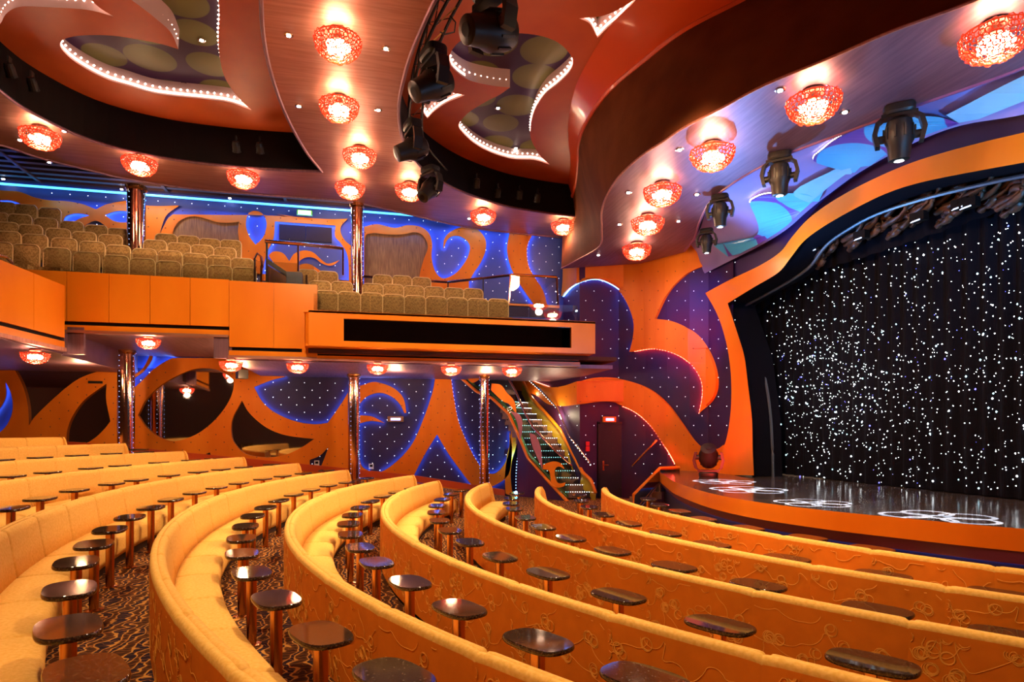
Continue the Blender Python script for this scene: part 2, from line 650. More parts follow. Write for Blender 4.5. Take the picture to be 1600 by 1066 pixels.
# ------------------------------------------------------------------ seating arcs (plan centre, radius, drop of back top below the eye)
ROWS = {1: (14.34, 9.46, 9.95, 1.25, 12.9), 2: (13.64, 9.66, 10.64, 1.26, 13.4), 3: (13.29, 9.75, 11.65, 1.26, 14.7),
        4: (12.42, 9.61, 12.21, 1.24, 15.3), 5: (11.57, 9.46, 12.62, 1.18, 16.5), 6: (12.70, 10.20, 15.12, 1.07, 17.4),
        7: (12.2, 10.5, 15.98, .91, 18.0), 8: (12.2, 10.5, 17.40, .74, 18.3), 9: (12.2, 10.5, 18.85, .57, 18.5),
        10: (12.2, 10.5, 20.25, .36, 18.6), 11: (12.2, 10.5, 21.65, .19, 18.7)}
BH = .86
FLZ = {k: max(0, round(EYE - v[3] - BH, 3)) for k, v in ROWS.items()}
FLZ[1] = FLZ[2] = FLZ[3] = 0.0


def arcX(k, Y, q=0):
    cx, cy, r, _, ye = ROWS[k]
    Y = min(max(Y, 2 * cy - ye - 1.5), ye)
    return cx - math.sqrt(max((r - q) ** 2 - (Y - cy) ** 2, .01))


def aisle(X):          # height of the side aisle floor along the far wall
    pts = [(-14, 1.93), (-8, 1.6), (-4, 1.15), (1.37, .52), (4.5, -.03), (9, -.03)]
    for (a, za), (b, zb) in zip(pts[:-1], pts[1:]):
        if X <= b:
            return za + (zb - za) * max(0, (X - a) / (b - a))
    return 0


# floor: terraces between the rows, blending into the ramped side aisle
mb = MB()
YS = [-2.5 + i * .25 for i in range(90)]
edges = [[11.5] * len(YS)] + [[arcX(k, Y, .01) for Y in YS] for k in range(1, 12)] + [[-15] * len(YS)]
for k in range(12):
    z = FLZ[k + 1] if k < 11 else FLZ[11] + .17
    ye = ROWS[min(k + 1, 11)][4]

    def fz(X, Y):
        t = min(max((Y - ye - .1) / max(20.5 - ye, 1), 0), 1)
        return z * (1 - t) + aisle(X) * t if Y < 20.6 else aisle(X)
    NS = 5
    grid = [[Vector((edges[k][i] + (edges[k + 1][i] - edges[k][i]) * j / NS, Y, 0)) for j in range(NS + 1)] for i, Y in enumerate(YS)]
    for row in grid:
        for v in row:
            v.z = fz(v.x, v.y)
    n = NS + 1
    mb.add([v for r in grid for v in r], [(i * n + j, i * n + j + 1, (i + 1) * n + j + 1, (i + 1) * n + j) for i in range(len(YS) - 1) for j in range(NS)])
    if k < 11:   # riser at the back of the row
        zn = FLZ[k + 2] if k < 10 else FLZ[11] + .17
        vs, fs = [], []
        for i, Y in enumerate(YS):
            X = edges[k + 1][i]
            yn = ROWS[min(k + 2, 11)][4]
            t = min(max((Y - yn - .1) / max(20.5 - yn, 1), 0), 1)
            z2 = zn * (1 - t) + aisle(X) * t if Y < 20.6 else aisle(X)
            vs += [(X, Y, fz(X, Y) - .001), (X, Y, z2)]
        fs = [(2 * i, 2 * i + 1, 2 * i + 3, 2 * i + 2) for i in range(len(YS) - 1)]
        mb.add(vs, fs)
fl = mb.build('floor', CARP, recalc=False)
for p in fl.data.polygons:
    pass
struct(fl, 'brown, gold and navy patterned carpet stepping up in curved terraces')

# ------------------------------------------------------------------ far wall (lower storey) with its backlit orange cut-out cladding
YW = 20.5


def wallmap(Y):
    return lambda px, py, off: onY(px, py, Y - off)


def box_wall(name, x0, x1, y0, y1, z0, z1, m):
    return struct(MB().box(((x0 + x1) / 2, (y0 + y1) / 2, (z0 + z1) / 2), (x1 - x0, y1 - y0, z1 - z0)).build(name, m))


box_wall('wall_far', -15, 4.72, YW, YW + .2, -.3, 3.95, BLUEW)
box_wall('wall_far', -15, 6.57, YW, YW + .2, 3.95, 9.2, mat('blue_lit_wall', (.04, .07, .30), .5, build=noisy((.035, .06, .26), (.05, .08, .34), .7)))  # upper wall: the blue light is put into its base colour
NEARW = mat('dark_plum_wall', (.16, .08, .05), .6)
box_wall('wall_back', -15.2, -15, -2.7, YW + .2, -.3, 9.6, NEARW)
box_wall('wall_near', -15, 12, -2.9, -2.7, -.3, 9.6, NEARW)
box_wall('wall_far', 3.0, 5.7, 23.5, 23.7, -.3, 4.2, PURP)
box_wall('wall_side', 4.6, 4.72, YW + .2, 23.5, -.3, 4.2, PURP)

S6 = (3.3333, 0, 520)
m1 = zm([(42, 155, 1), (250, 130), (400, 40, 1), (480, 10, 1), (476, 55), (470, 80), (520, 130), (557, 188, 1), (430, 230), (340, 290), (250, 370), (180, 440), (150, 484, 1), (145, 380), (120, 280), (80, 200)], *S6)
b0 = zm([(28, 255, 1), (58, 320), (66, 400), (42, 470), (0, 518), (-60, 545, 1), (-30, 440), (15, 370), (32, 320)], *S6)
m2 = zm([(555, 266, 1), (553, 350), (575, 462, 1), (545, 500), (505, 540), (460, 572, 1), (345, 572, 1), (352, 500), (380, 430), (430, 360), (490, 310)], *S6)
b1a = zm([(560, 20, 1), (790, 20, 1), (783, 100), (770, 140), (740, 190), (700, 217, 1), (690, 160), (640, 90)], *S6)
b1b = zm([(830, 20, 1), (1250, 20, 1), (1150, 82), (980, 104), (880, 140), (800, 190), (740, 250), (694, 290, 1), (694, 245), (750, 200), (792, 140), (800, 80)], *S6)
m3 = zm([(718, 430, 1), (760, 350), (830, 280), (920, 225), (1020, 188), (1120, 190), (1190, 225), (1218, 262), (1200, 340), (1150, 420), (1080, 490), (1000, 540), (900, 566), (820, 540), (760, 490)], *S6)
m4 = [(378, 626, 1), (390, 646), (414, 667), (441, 679), (470, 684), (491, 686, 1), (470, 700), (445, 711), (415, 715), (385, 710), (368, 695), (362, 680), (363, 655)]
b2 = [(397, 605, 1), (425, 594), (455, 585), (490, 560, 1), (560, 560, 1), (556, 590), (540, 620), (527, 640), (512, 661, 1), (490, 663), (460, 658), (430, 645), (410, 628)]
b2b = [(513, 699, 1), (507, 716), (500, 733, 1), (484, 731, 1), (484, 719, 1), (500, 712)]
b2c = [(310, 715, 1), (328, 707, 1), (331, 716, 1)]
b3 = [(560, 560, 1), (684, 560, 1), (680, 590), (675, 616), (662, 654), (644, 694), (619, 722), (594, 738), (575, 735), (564, 726), (561, 700), (561, 662, 1), (580, 658), (601, 661, 1), (581, 651), (561, 649, 1), (562, 632), (575, 619), (594, 614), (612, 620), (625, 632), (632, 646, 1), (635, 645, 1), (630, 622), (614, 606), (587, 597), (569, 601), (556, 606, 1)]
b4 = [(683, 679, 1), (665, 708), (641, 754, 1), (742, 765, 1), (720, 736), (700, 708)]
W_OUT = [(-420, 480, 1), (703, 560, 1), (705, 590), (709, 620), (717, 660), (734, 700), (750, 728), (763, 740), (777, 738), (790, 722), (796, 698), (796, 674, 1), (800, 700), (797, 735), (787, 750), (767, 761), (745, 764, 1), (742, 790, 1), (600, 775, 1), (200, 760, 1), (-420, 740, 1)]
clad, lw = cutout('wall_cladding', W_OUT, [m1, b0, m2, b1a, b1b, m3, m4, b2, b2b, b2c, b3, b4], wallmap(YW), -.0, .10, [ORANGE], led=(LEDB, None, [0, 2, 4, 5, 8, 11, 12]))
tag(clad, 'orange wall cladding under the balcony with swirling backlit cut-outs', 'wall panel')
strip(smooth_loop([(705, 588), (709, 620), (717, 660), (734, 700), (750, 728)], 8, False), wallmap(YW), 0, .10, LEDB, LEDBD, clad, closed=False, br=.016, bead=.13)
for i, (lp, nm) in enumerate([(1, 'tall dark mirror with pointed foot, left of the arched mirror'), (3, 'arched dark mirror left of the left-hand copper column'),
                              (6, 'eye-shaped dark mirror in the orange wall'), (7, 'half-leaf dark mirror low on the orange wall, right of the eye-shaped one')]):
    l = lw[lp]
    tr = tessellate_polygon([[Vector((v[0], v[1], 0)) for v in l]])
    o = mesh('wall_mirror', [onY(v[0], v[1], YW - .012) for v in l], [list(t) for t in tr], MIRROR, recalc=False)
    for p in o.data.polygons:
        pass
    sol = o.modifiers.new('s', 'SOLIDIFY')
    sol.thickness = .008
    tag(o, nm, 'mirror', 'mirrors set in the orange wall')

# studs: bright pins on the indigo, dark pins on the orange (surface pattern of the wall)
holes_lo = lw[1:]
lit, dark = MB(), MB()


def pin_field(mapX, zlo, zhi, holes, outer, dx=.36, dz=.36, xr=(-9, 6.5), Y=YW, thick=.10):
    i = 0
    z = zlo
    while z < zhi:
        x = xr[0] + (dx / 2 if i % 2 else 0)
        while x < xr[1]:
            p = proj((x, Y, z))
            if p and -60 < p[0] < 1660:
                if inside(p, outer) and not any(inside(p, h) for h in holes):
                    octa(dark, (x, Y - thick - .004, z), .02)
                elif not any(inside(p, holes[h]) for h in (0, 2, 5, 6)):
                    octa(lit, (x, Y - .01, z), .013)
            x += dx
        z += dz
        i += 1


pin_field(None, .6, 3.9, holes_lo, lw[0], .46, .23, (-9, 4.7))

# skirting along the foot of the wall
sk = MB()
xs = [-14 + i * .5 for i in range(38)]
for a, b in zip(xs[:-1], xs[1:]):
    za, zb = aisle(a), aisle(b)
    sk.add([(a, YW - .12, za - .05), (b, YW - .12, zb - .05), (b, YW - .12, zb + .16), (a, YW - .12, za + .16), (a, YW, za + .16), (b, YW, zb + .16)], [(0, 1, 2, 3), (3, 2, 5, 4)])
struct(sk.build('baseboard_far', RED_M, recalc=False))

# ------------------------------------------------------------------ far wall, balcony storey
S4 = (3.3333, 0, 280)
S5 = (2.961, 400, 280)
o1 = zm([(-250, 30, 1), (0, 58), (100, 65), (180, 95), (260, 110), (350, 115), (430, 130), (500, 157, 1), (560, 130), (670, 112), (750, 135), (830, 140), (935, 137, 1), (870, 185), (845, 240), (832, 287, 1), (850, 250), (880, 200), (940, 165), (1030, 160), (1100, 172), (1180, 185), (1290, 187), (1420, 190), (1500, 195)], *S4)
o1 += zm([(100, 163), (200, 175), (340, 185), (425, 183, 1), (395, 215), (393, 250), (412, 285), (440, 308, 1), (470, 310, 1)], *S5)
o1 += [(556, 384, 1), (556, 450, 1)]
o1 += zm([(330, 440, 1)], *S5) + zm([(1430, 500, 1), (-250, 330, 1)], *S4)
e1 = zm([(330, 217, 1), (345, 192), (400, 178), (467, 188, 1), (420, 203), (380, 224, 1)], *S4)
e2 = zm([(545, 187, 1), (600, 168), (665, 168), (720, 190, 1), (670, 222), (600, 220)], *S4)
e0 = zm([(0, 110, 1), (60, 112), (125, 135, 1), (60, 150), (0, 140, 1)], *S4)
e3 = zm([(440, 242, 1), (500, 217), (560, 250, 1)], *S4)
p1 = zm([(898, 300, 1), (905, 260), (930, 222), (970, 200), (1010, 194), (1060, 203), (1130, 224), (1180, 228), (1246, 222, 1), (1240, 280), (1262, 420, 1), (890, 420, 1)], *S4)
b8 = zm([(1296, 175, 1), (1325, 165), (1365, 178), (1388, 225), (1380, 280), (1360, 315), (1331, 341, 1), (1300, 300), (1282, 250), (1284, 205)], *S4)
a1 = zm([(88, 196, 1), (368, 215, 1), (366, 265), (395, 300), (425, 360), (430, 470, 1), (20, 470, 1), (50, 340), (80, 280)], *S5)
up, lu = cutout('wall_cladding', o1, [e0, e1, e2, e3, p1, b8, a1], wallmap(YW), 0, .10, [ORANGE], led=(LEDB, None, [1, 2, 3, 6, 7]))
tag(up, 'orange wavy wall cladding behind the left balcony seats', 'wall panel')
o2 = zm([(500, 220, 1), (560, 208), (640, 225), (700, 213), (760, 220), (800, 250), (815, 300), (812, 360), (826, 420), (850, 452), (880, 458), (930, 430), (975, 370), (990, 315), (970, 280), (930, 262), (890, 275), (866, 325, 1), (872, 275), (905, 240), (960, 220), (1020, 230), (1060, 275), (1062, 330), (1040, 385), (1010, 430), (985, 475, 1), (985, 520, 1), (500, 520, 1)], *S5)
p2 = zm([(505, 270), (540, 250), (600, 256), (680, 256), (735, 246), (775, 265), (795, 315), (775, 375), (757, 445), (757, 500, 1), (505, 500, 1)], *S5)
up2, lu2 = cutout('wall_cladding', o2, [p2], wallmap(YW), 0, .10, [ORANGE], led=(LEDB, None, [0]))
tag(up2, 'orange swirl cladding framing the wooden alcove behind the right balcony seats', 'wall panel')
o3 = zm([(1178, 225, 1), (1300, 225, 1), (1262, 290), (1254, 350), (1265, 410), (1300, 470), (1330, 520), (1352, 600, 1), (1300, 600, 1), (1230, 500), (1180, 410), (1162, 330), (1168, 275)], *S5)
up3, lu3 = cutout('wall_cladding', o3, [], wallmap(YW), 0, .10, [ORANGE], led=(LEDB, None, [0]))
tag(up3, 'narrow curved orange cladding strip at the right end of the balcony wall', 'wall panel')
strip(smooth_loop(zm([(1290, 225), (1262, 290), (1254, 350), (1265, 410), (1300, 470), (1330, 520)], *S5), 8, False), wallmap(YW), 0, .10, LEDB, LEDBD, up3, closed=False, br=.016, bead=.13)
for l, nm in ((lu[5], 'brown wooden alcove panel behind the left balcony seats'), (lu2[1], 'brown wooden alcove panel right of the balcony column')):
    tr = tessellate_polygon([[Vector((v[0], v[1], 0)) for v in l]])
    o = mesh('alcove_panel', [onY(v[0], v[1], YW - .02) for v in l], [list(t) for t in tr], WOOD, recalc=False)
    o.modifiers.new('s', 'SOLIDIFY').thickness = .015
    tag(o, nm, 'wall panel', 'wooden alcove panels on the balcony wall')
hol = lu[1:]
outs = [lu[0], lu2[0], lu3[0]]
i = 0
z = 5.4
while z < 9:
    x = -9 + (.23 if i % 2 else 0)
    while x < 6.5:
        p = proj((x, YW, z))
        if p and -60 < p[0]:
            on = any(inside(p, o) for o in outs) and not any(inside(p, h) for h in hol + [lu2[1]])
            if on:
                octa(dark, (x, YW - .104, z), .02)
            elif not inside(p, lu[5]) and not inside(p, lu2[1]):
                octa(lit, (x, YW - .01, z), .013)
        x += .46
    z += .27
    i += 1
lit.build('stud_light', WPIN, clad, recalc=False, kind='stuff')
dark.build('wall_stud', STUDD, clad, recalc=False, kind='stuff')
lit, dark = MB(), MB()
# dark control-room window and doors inside the backlit alcove of the balcony wall
dr = empty('service_hatch', onY(467, 400, YW - .03), 'dark double hatch in the blue-edged alcove under the green sign', 'hatch')
A, B = onY(436, 351, YW), onY(519, 380, YW)
for j in range(2):
    w = (B.x - A.x) / 2 - .02
    MB().box((A.x + (j + .5) * (B.x - A.x) / 2 - dr.location.x, 0, (A.z + B.z) / 2 - dr.location.z), (w, .04, A.z - B.z)).build('hatch_door', DOORM, dr)
MB().tube([onY(452, 372, YW - .1) - dr.location, onY(452, 378, YW - .1) - dr.location], .012).build('handle', STEEL, dr)
sw, _ = cutout('swirl_panel', zm([(350, 530, 1), (400, 480), (470, 470), (560, 500), (640, 605, 1), (700, 510), (790, 465), (880, 458), (980, 490), (1080, 580), (1180, 640), (1340, 590, 1), (1260, 655), (1180, 668), (1080, 630), (1000, 570), (900, 550), (800, 590), (740, 680, 1), (850, 640), (950, 660), (1080, 745, 1), (1080, 790, 1), (620, 790, 1), (480, 700)], 8.883, 380, 340), [], wallmap(YW - .12), 0, .03, [ORANGE])
tag(sw, 'small orange wave ornament in the alcove below the dark hatch', 'ornament')

# ------------------------------------------------------------------ curved wall by the stage
mb = MB()
ins = []
for poly, z0, z1 in ((WLOW, -.3, 3.9), (WUP, 3.9, 9.2)):
    for (x0, y0), (x1, y1) in zip(poly[:-1], poly[1:]):
        mb.add([(x0, y0, z0), (x1, y1, z0), (x1, y1, z1), (x0, y0, z1)], [(0, 1, 2, 3)])
ws = mb.build('wall_stage', PURP, recalc=False)
struct(ws, 'plum and indigo curved wall with light pins between stairs and stage')
S3 = (2.539, 860, 360)
CUTS = (905, 977, 1009, 1042, 1077, 1107)


def wm_up(px, py, off):
    return onW(px, py, off, WUP)


def wm_lo(px, py, off):
    return onW(px, py, off, WLOW)


q1 = zm([(52, 262, 1), (58, 200), (60, 60, 1), (240, 40, 1), (540, 20, 1), (640, 100), (622, 140, 1), (560, 165), (500, 215), (460, 270), (422, 352, 1), (480, 360), (540, 385), (600, 430), (648, 510), (668, 600), (650, 670), (592, 725, 1), (605, 650), (598, 590), (560, 530), (500, 490), (420, 470), (320, 483, 1), (335, 420), (335, 360), (310, 290), (270, 235), (200, 198), (140, 200), (90, 225)], *S3)
oc, l1 = cutout('wall_cladding', q1, [], wm_up, 0, .09, [ORANGE], n=6, cuts=CUTS)
tag(oc, 'orange S-shaped cladding on the curved wall above the stage door', 'wall panel')
strip(smooth_loop(zm([(320, 478), (335, 420), (335, 360), (310, 290), (270, 235), (200, 198), (140, 200), (90, 225), (56, 262)], *S3), 5, False), lambda x, y, o: wm_up(x + .0, y + .6, o), 0, .085, LEDB, LEDBD, oc, closed=False, br=.013, bead=.11)
strip(smooth_loop(zm([(592, 725), (605, 650), (598, 590), (560, 530), (500, 490), (420, 470), (340, 480)], *S3), 5, False), lambda x, y, o: wm_up(x - .7, y + .6, o), 0, .085, LEDR, LEDRB, oc, closed=False, br=.013, bead=.11)
q2 = zm([(-200, 560, 1), (-60, 600), (0, 622), (60, 618), (120, 598), (170, 586), (240, 585), (320, 600), (400, 632), (470, 690), (530, 770), (580, 840), (625, 872), (672, 868), (700, 850, 1), (735, 850, 1), (735, 972, 1), (500, 972, 1), (500, 925), (450, 840), (400, 770), (340, 720), (260, 685), (200, 680), (120, 690), (60, 697), (0, 690), (-60, 650), (-200, 620, 1)], *S3)
oc2, l2 = cutout('wall_cladding', q2, [], wm_lo, 0, .09, [ORANGE], n=6, cuts=CUTS + (870,))
tag(oc2, 'long orange wave cladding above the stage door running down to the stage', 'wall panel')
strip(smooth_loop(zm([(498, 925), (450, 840), (400, 770), (340, 720), (290, 697)], *S3), 6, False), lambda x, y, o: wm_lo(x - .6, y + .6, o), 0, .085, LEDR, LEDRB, oc2, closed=False, br=.013, bead=.11)
strip(smooth_loop(zm([(0, 622), (-60, 600), (-110, 575)], *S3), 6, False), lambda x, y, o: wm_lo(x, y - .8, o), 0, .085, LEDRB, None, oc2, closed=False)
for a, b in [(880, 1180)]:
    y = 395
    i = 0
    while y < 800:
        x = 876 + (13 if i % 2 else 0)
        while x < 1160:
            up_ = y < 560
            o1_ = inside((x, y), l1[0]) or inside((x, y), l2[0])
            p = (wm_up if up_ else wm_lo)(x, y, .10 if o1_ else .01)
            if not (932 < x < 986 and y > 660) and not (y > 735 and x > 1040) and p.z > .1 and p.z < 7.0:
                octa(dark if o1_ else lit, p, .017 if o1_ else .012)
            x += 26
        y += 15
        i += 1
lit.build('stud_light', WPIN, ws, recalc=False, kind='stuff')
dark.build('wall_stud', STUDD, ws, recalc=False, kind='stuff')

# stage door
dp = [onY(937, 663, 18.55), onY(983, 663, 18.55)]
door = empty('door_1', (dp[0].x, 18.5, 0), None, None)
struct(door)
wd = dp[1].x - dp[0].x
MB().box((wd / 2, .03, dp[0].z / 2), (wd, .06, dp[0].z)).build('door_leaf', DOORM, door)
fr = MB()
for x in (-.04, wd + .04):
    fr.box((x, .03, dp[0].z / 2), (.06, .1, dp[0].z + .1))
fr.box((wd / 2, .03, dp[0].z + .04), (wd + .14, .1, .07))
fr.build('door_frame', BLACKM, door)
h = MB()
h.tube([(.10, -.01, 1.02), (.10, -.07, 1.02), (.24, -.07, 1.02)], .014).box((.10, -.008, 1.0), (.06, .016, .3))
h.build('door_handle', BRASS, door)
st = MB()
for j in range(4):
    for k in range(4):
        octa(st, (.15 + k * .27, -.003, .3 + j * .5 + (k % 2) * .25), .016)
st.build('door_stud', STEEL, door, recalc=False)
for px, py, Y, lab, sx in [(952, 655.5, 18.42, 'orange-framed violet sign box above the plum stage door', .42), (618, 655, YW - .13, 'violet lit sign box hooked beneath the orange beak-shaped swirl', .5)]:
    c = onY(px, py, Y)
    s_ = empty('sign_box', c, lab, 'sign')
    MB().box((0, 0, 0), (sx, .1, .17)).build('housing', ORANGE_F if px > 900 else WOOD, s_)
    MB().box((0, -.055, -.005), (sx * .62, .02, .08)).build('light_panel', SIGNV, s_)
s_ = empty('sign_box', onY(149, 597.5, YW - .13), 'small dark sign box on the orange wall left of the copper column', 'sign')
MB().box((0, 0, 0), (.36, .05, .07)).build('housing', BLACKM, s_)
s_ = empty('exit_sign', onY(476, 333, YW - .25), 'glowing green emergency sign hanging over the balcony hatch', 'sign')
MB().box((0, 0, 0), (.46, .06, .17)).build('housing', mat('sign_green_frame', (.12, .35, .08), .4), s_)
MB().box((0, -.04, 0), (.38, .03, .12)).build('light_panel', GREENS, s_)
s_ = empty('fire_call_box', onY(918, 697, 18.55), 'small red alarm box left of the plum stage door', 'alarm box')
MB().box((0, 0, 0.07), (.11, .06, .13)).build('housing', REDB, s_)
MB().box((0, 0, -.09), (.12, .06, .15)).build('push_plate', REDB, s_)
for px, py, lab in ((580, 729, 'white square wall plate low in the indigo drop shape'), (495, 724, 'small white socket plate in the blue wedge by the row end')):
    s_ = empty('wall_plate', onY(px, py, YW - .02), lab, 'socket')
    MB().box((0, 0, 0), (.15, .03, .17)).build('plate', mat('white_plastic', (.75, .75, .8), .4), s_)
    MB().box((0, -.018, .02), (.09, .012, .07)).build('screen', BLACK, s_)
s_ = empty('wall_speaker', onY(378, 585, 18.4), 'small dark spotlight hanging beside a lamp under the balcony', 'spotlight')
MB().box((0, 0, 0), (.26, .24, .24), .5).build('housing', BLACKM, s_)
MB().tube([(0, 0, .1), (0, 0, .42)], .015).build('bracket', BLACKM, s_)
# handrail on the curved wall
s_ = empty('wall_handrail', onY(1010, 705, 17.0), 'short sloping brass handrail on the wall right of the stage door', 'handrail')
a_, b_ = onY(988, 728, 17.4) - s_.location, onY(1026, 688, 17.2) - s_.location
MB().tube([a_, b_], .03).build('rail', BRASS, s_)
MB().tube([a_, a_ + Vector((.1, .35, -.1))], .018).tube([b_.lerp(a_, .3), b_.lerp(a_, .3) + Vector((.1, .45, -.1))], .018).build('bracket', STEEL, s_)
for px, py in ((1014, 710), (1034, 722)):
    pass
# free-standing back surfaces that close the stage house
box_wall('wall_stage', 14.0, 14.2, -2.7, 17, -.3, 9.6, BLACK)

# ------------------------------------------------------------------ stage
ST = .95
se = [hor(x, y, ST) for x, y in smooth_loop([(1030, 737), (1040, 744), (1058, 755), (1112, 772), (1187, 786), (1300, 800), (1412, 811), (1506, 820), (1600, 828)], 4, False)]
last, prev = se[-1], se[-6]
d = (last - prev).normalized()
for k in range(1, 9):
    p = last + Vector((d.x + .12 * k, d.y, 0)).normalized() * .9 * k
    se.append(Vector((min(p.x, 10.4), p.y, ST)))
stage = empty('stage', (9.5, 9, 0), 'dark raised stage with curved orange front edge', 'stage')
SL = stage.location


def vband(name, curve, z0, z1, off0, off1, m, parent, org):
    vs = []
    n = len(curve)
    for i, p in enumerate(curve):
        t = (curve[min(i + 1, n - 1)] - curve[max(i - 1, 0)]).normalized()
        nn = Vector((-abs(t.y), t.x if t.y < 0 else -t.x, 0)).normalized()
        vs += [Vector((p.x, p.y, z0)) + nn * off0 - org, Vector((p.x, p.y, z1)) + nn * off1 - org]
    fs = [(2 * i, 2 * i + 1, 2 * i + 3, 2 * i + 2) for i in range(n - 1)]
    return mesh(name, vs, fs, m, parent=parent, recalc=False, smooth=True)


dk = [Vector((p.x, p.y, ST)) - SL for p in se] + [Vector((13.8, -2.6, ST)) - SL, Vector((13.8, 16.5, ST)) - SL, Vector((9.3, 16.6, ST)) - SL, Vector((8.4, 17.5, ST)) - SL]
tr = tessellate_polygon([[Vector((v.x, v.y, 0)) for v in dk]])
mesh('deck', dk, [list(t) for t in tr], DECK, parent=stage)
vband('nosing', se, ST - .26, ST + .012, .02, .02, ORANGE_F, stage, SL)
vband('valance', se, ST - .42, ST - .26, -.12, .0, mat('plum_valance', (.16, .03, .10), .4), stage, SL)
vband('apron', se, 0, ST - .40, -.22, -.22, mat('navy_apron', (.02, .018, .05), .5), stage, SL)
vband('led_strip', se, ST - .40, ST - .375, -.14, -.13, LEDB, stage, SL)

# curved steps with handrail at the left end of the stage
sp = empty('stage_steps', (7.3, 16.2, 0), 'small stage steps with angled orange handrail beside the stage', 'steps')
Z3 = Vector(sp.location)
rail = [onY(x, y, Y) - Z3 for x, y, Y in ((990, 797, 15.5), (990, 773, 15.5), (1031, 732, 16.0), (1062, 731, 16.0))]
MB().tube(rail, .05, 4).build('handrail', ORANGE_F, sp)
mm = MB()
mm.add([rail[1] + Vector((0, 0, -.02)), rail[2] + Vector((0, 0, -.02)), rail[3] + Vector((0, 0, -.02)), rail[3] + Vector((0, 0, -.3)), rail[2] + Vector((.05, 0, -.32)), rail[1] + Vector((.05, 0, -.5))], [(0, 1, 4, 5), (1, 2, 3, 4)])
mm.build('glass_panel', GLASSY, sp, recalc=False)
rl = MB()
rl.tube([onY(996, 800, 15.45) - Z3, onY(1034, 752, 15.95) - Z3], .012, 6)
rl.build('lower_rail', STEEL, sp)
for k in range(4):
    MB().box((.25 + .28 * k, .2 + .05 * k, .1 + .2 * k - .0), (.3, .9, .2)).build('step', TREAD, sp)

# star curtain with soft folds
XC = 10.6
mb = MB()
NY, NZ = 560, 14
vs = []
for i in range(NY + 1):
    y = -2.5 + 18.2 * i / NY
    for j in range(NZ + 1):
        z = ST + .02 + (7.6) * j / NZ
        vs.append((XC + .05 * math.sin(y * 19 + .6 * math.sin(y * 3)) * (1 - .15 * j / NZ), y, z))
fs = [(i * (NZ + 1) + j, (i + 1) * (NZ + 1) + j, (i + 1) * (NZ + 1) + j + 1, i * (NZ + 1) + j + 1) for i in range(NY) for j in range(NZ)]
mb.add(vs, fs)
rs = random.Random(3)
stars = 0
while stars < 1500:
    px, py = rs.uniform(1192, 1640), rs.uniform(270, 765)
    if stars % 5 < 2:
        px, py = rs.gauss(1290, 60), rs.gauss(600, 75)
    if stars % 11 == 0:
        px, py = rs.gauss(1450, 90), rs.gauss(600, 80)
    top_ = 478 - (px - 1200) * .62 if px < 1290 else 422 - (px - 1290) * .33
    if px < 1198 or px > 1650 or py > 742 + (px - 1200) * .085 or py < top_:
        continue
    p = onX(px, py, XC - .075)
    r = .0055 + .006 * rs.random() ** 2
    m = 1
    if rs.random() < .14:
        r = .013 + .008 * rs.random()
        m = 2 if rs.random() < .6 else 1
    if rs.random() < .06:
        m = 3
    octa(mb, p, r, m)
    stars += 1
o = mb.build('star_curtain', [CURT, GLOWW, GLOWC, GLOWB], recalc=False)
tag(o, 'black velvet stage curtain sprinkled with white and cyan star lights', 'curtain')

tz = [onX(x, y, 10.35) for x, y in ((1185, 490), (1210, 470), (1250, 444), (1290, 420), (1350, 402), (1440, 372), (1520, 345), (1600, 318), (1700, 285), (1900, 220))]
tv = []
for p in resample(tz, 120):
    tv += [p, Vector((p.x, p.y, 8.6))]
for i_ in range(len(tv)):
    tv[i_] = tv[i_] + Vector((.04 * math.sin(i_ // 2 * 1.1), 0, 0))
o = mesh('border_curtain', tv, [(2 * i, 2 * i + 1, 2 * i + 3, 2 * i + 2) for i in range(119)], CURT, recalc=False, smooth=True)
tag(o, 'plain black border curtain hanging above the star curtain', 'curtain')

# ------------------------------------------------------------------ proscenium arch
XA = 9.42


def xmap(px, py, off):
    return onX(px, py, XA - off)


a_out = zm([(1600, 610), (1300, 700)], 2.961, 1060, 0)[:0] + [(1640, 196), (1600, 207), (1540, 221), (1469, 240), (1412, 259), (1350, 287), (1300, 315), (1262, 343), (1237, 371), (1219, 394), (1187, 415), (1141, 437), (1102, 458, 1), (1120, 490), (1132, 525), (1140, 565), (1143, 612), (1140, 659), (1131, 699), (1110, 742, 1)]
a_in = [(1178, 743, 1), (1176, 700), (1175, 655), (1169, 604), (1163, 557), (1151, 517), (1137, 474, 1), (1178, 449), (1216, 426), (1236, 402), (1256, 377), (1287, 354), (1334, 327), (1381, 304), (1428, 288), (1491, 274), (1600, 254), (1640, 247)]
arch_loop = [(2200, 60, 1), (1900, 118)] + a_out + a_in + [(1900, 190), (2200, 150, 1)]
ar, la = cutout('proscenium_arch', arch_loop, [], xmap, 0, .16, [ORANGE_F], n=5)
tag(ar, 'broad glossy orange arch framing the star curtain', 'arch')
# black inner return and second dark frame behind the arch
for off, dx, dy, w, nm, m in ((.25, 0, 0, 0, 'inner_return', CURT),):
    c0 = [onX(x, y, XA + .02) for x, y in smooth_loop(a_in, 5, False)]
    c1 = [Vector((XA + .75, p.y - .12, p.z - .05)) for p in c0]
    loft(nm, [c0, c1], m, n=90, parent=ar)
c2 = [onX(x, y, XA + .5) for x, y in smooth_loop([(1208, 745), (1207, 700), (1203, 640), (1195, 590), (1180, 530), (1160, 480, 1), (1212, 452), (1262, 420), (1290, 385), (1320, 362), (1370, 335), (1440, 312), (1520, 292), (1600, 275), (1700, 258)], 5, False)]
MB().tube(c2, .035, 6).build('inner_tube', mat('slate_tube', (.08, .10, .13), .35), ar)
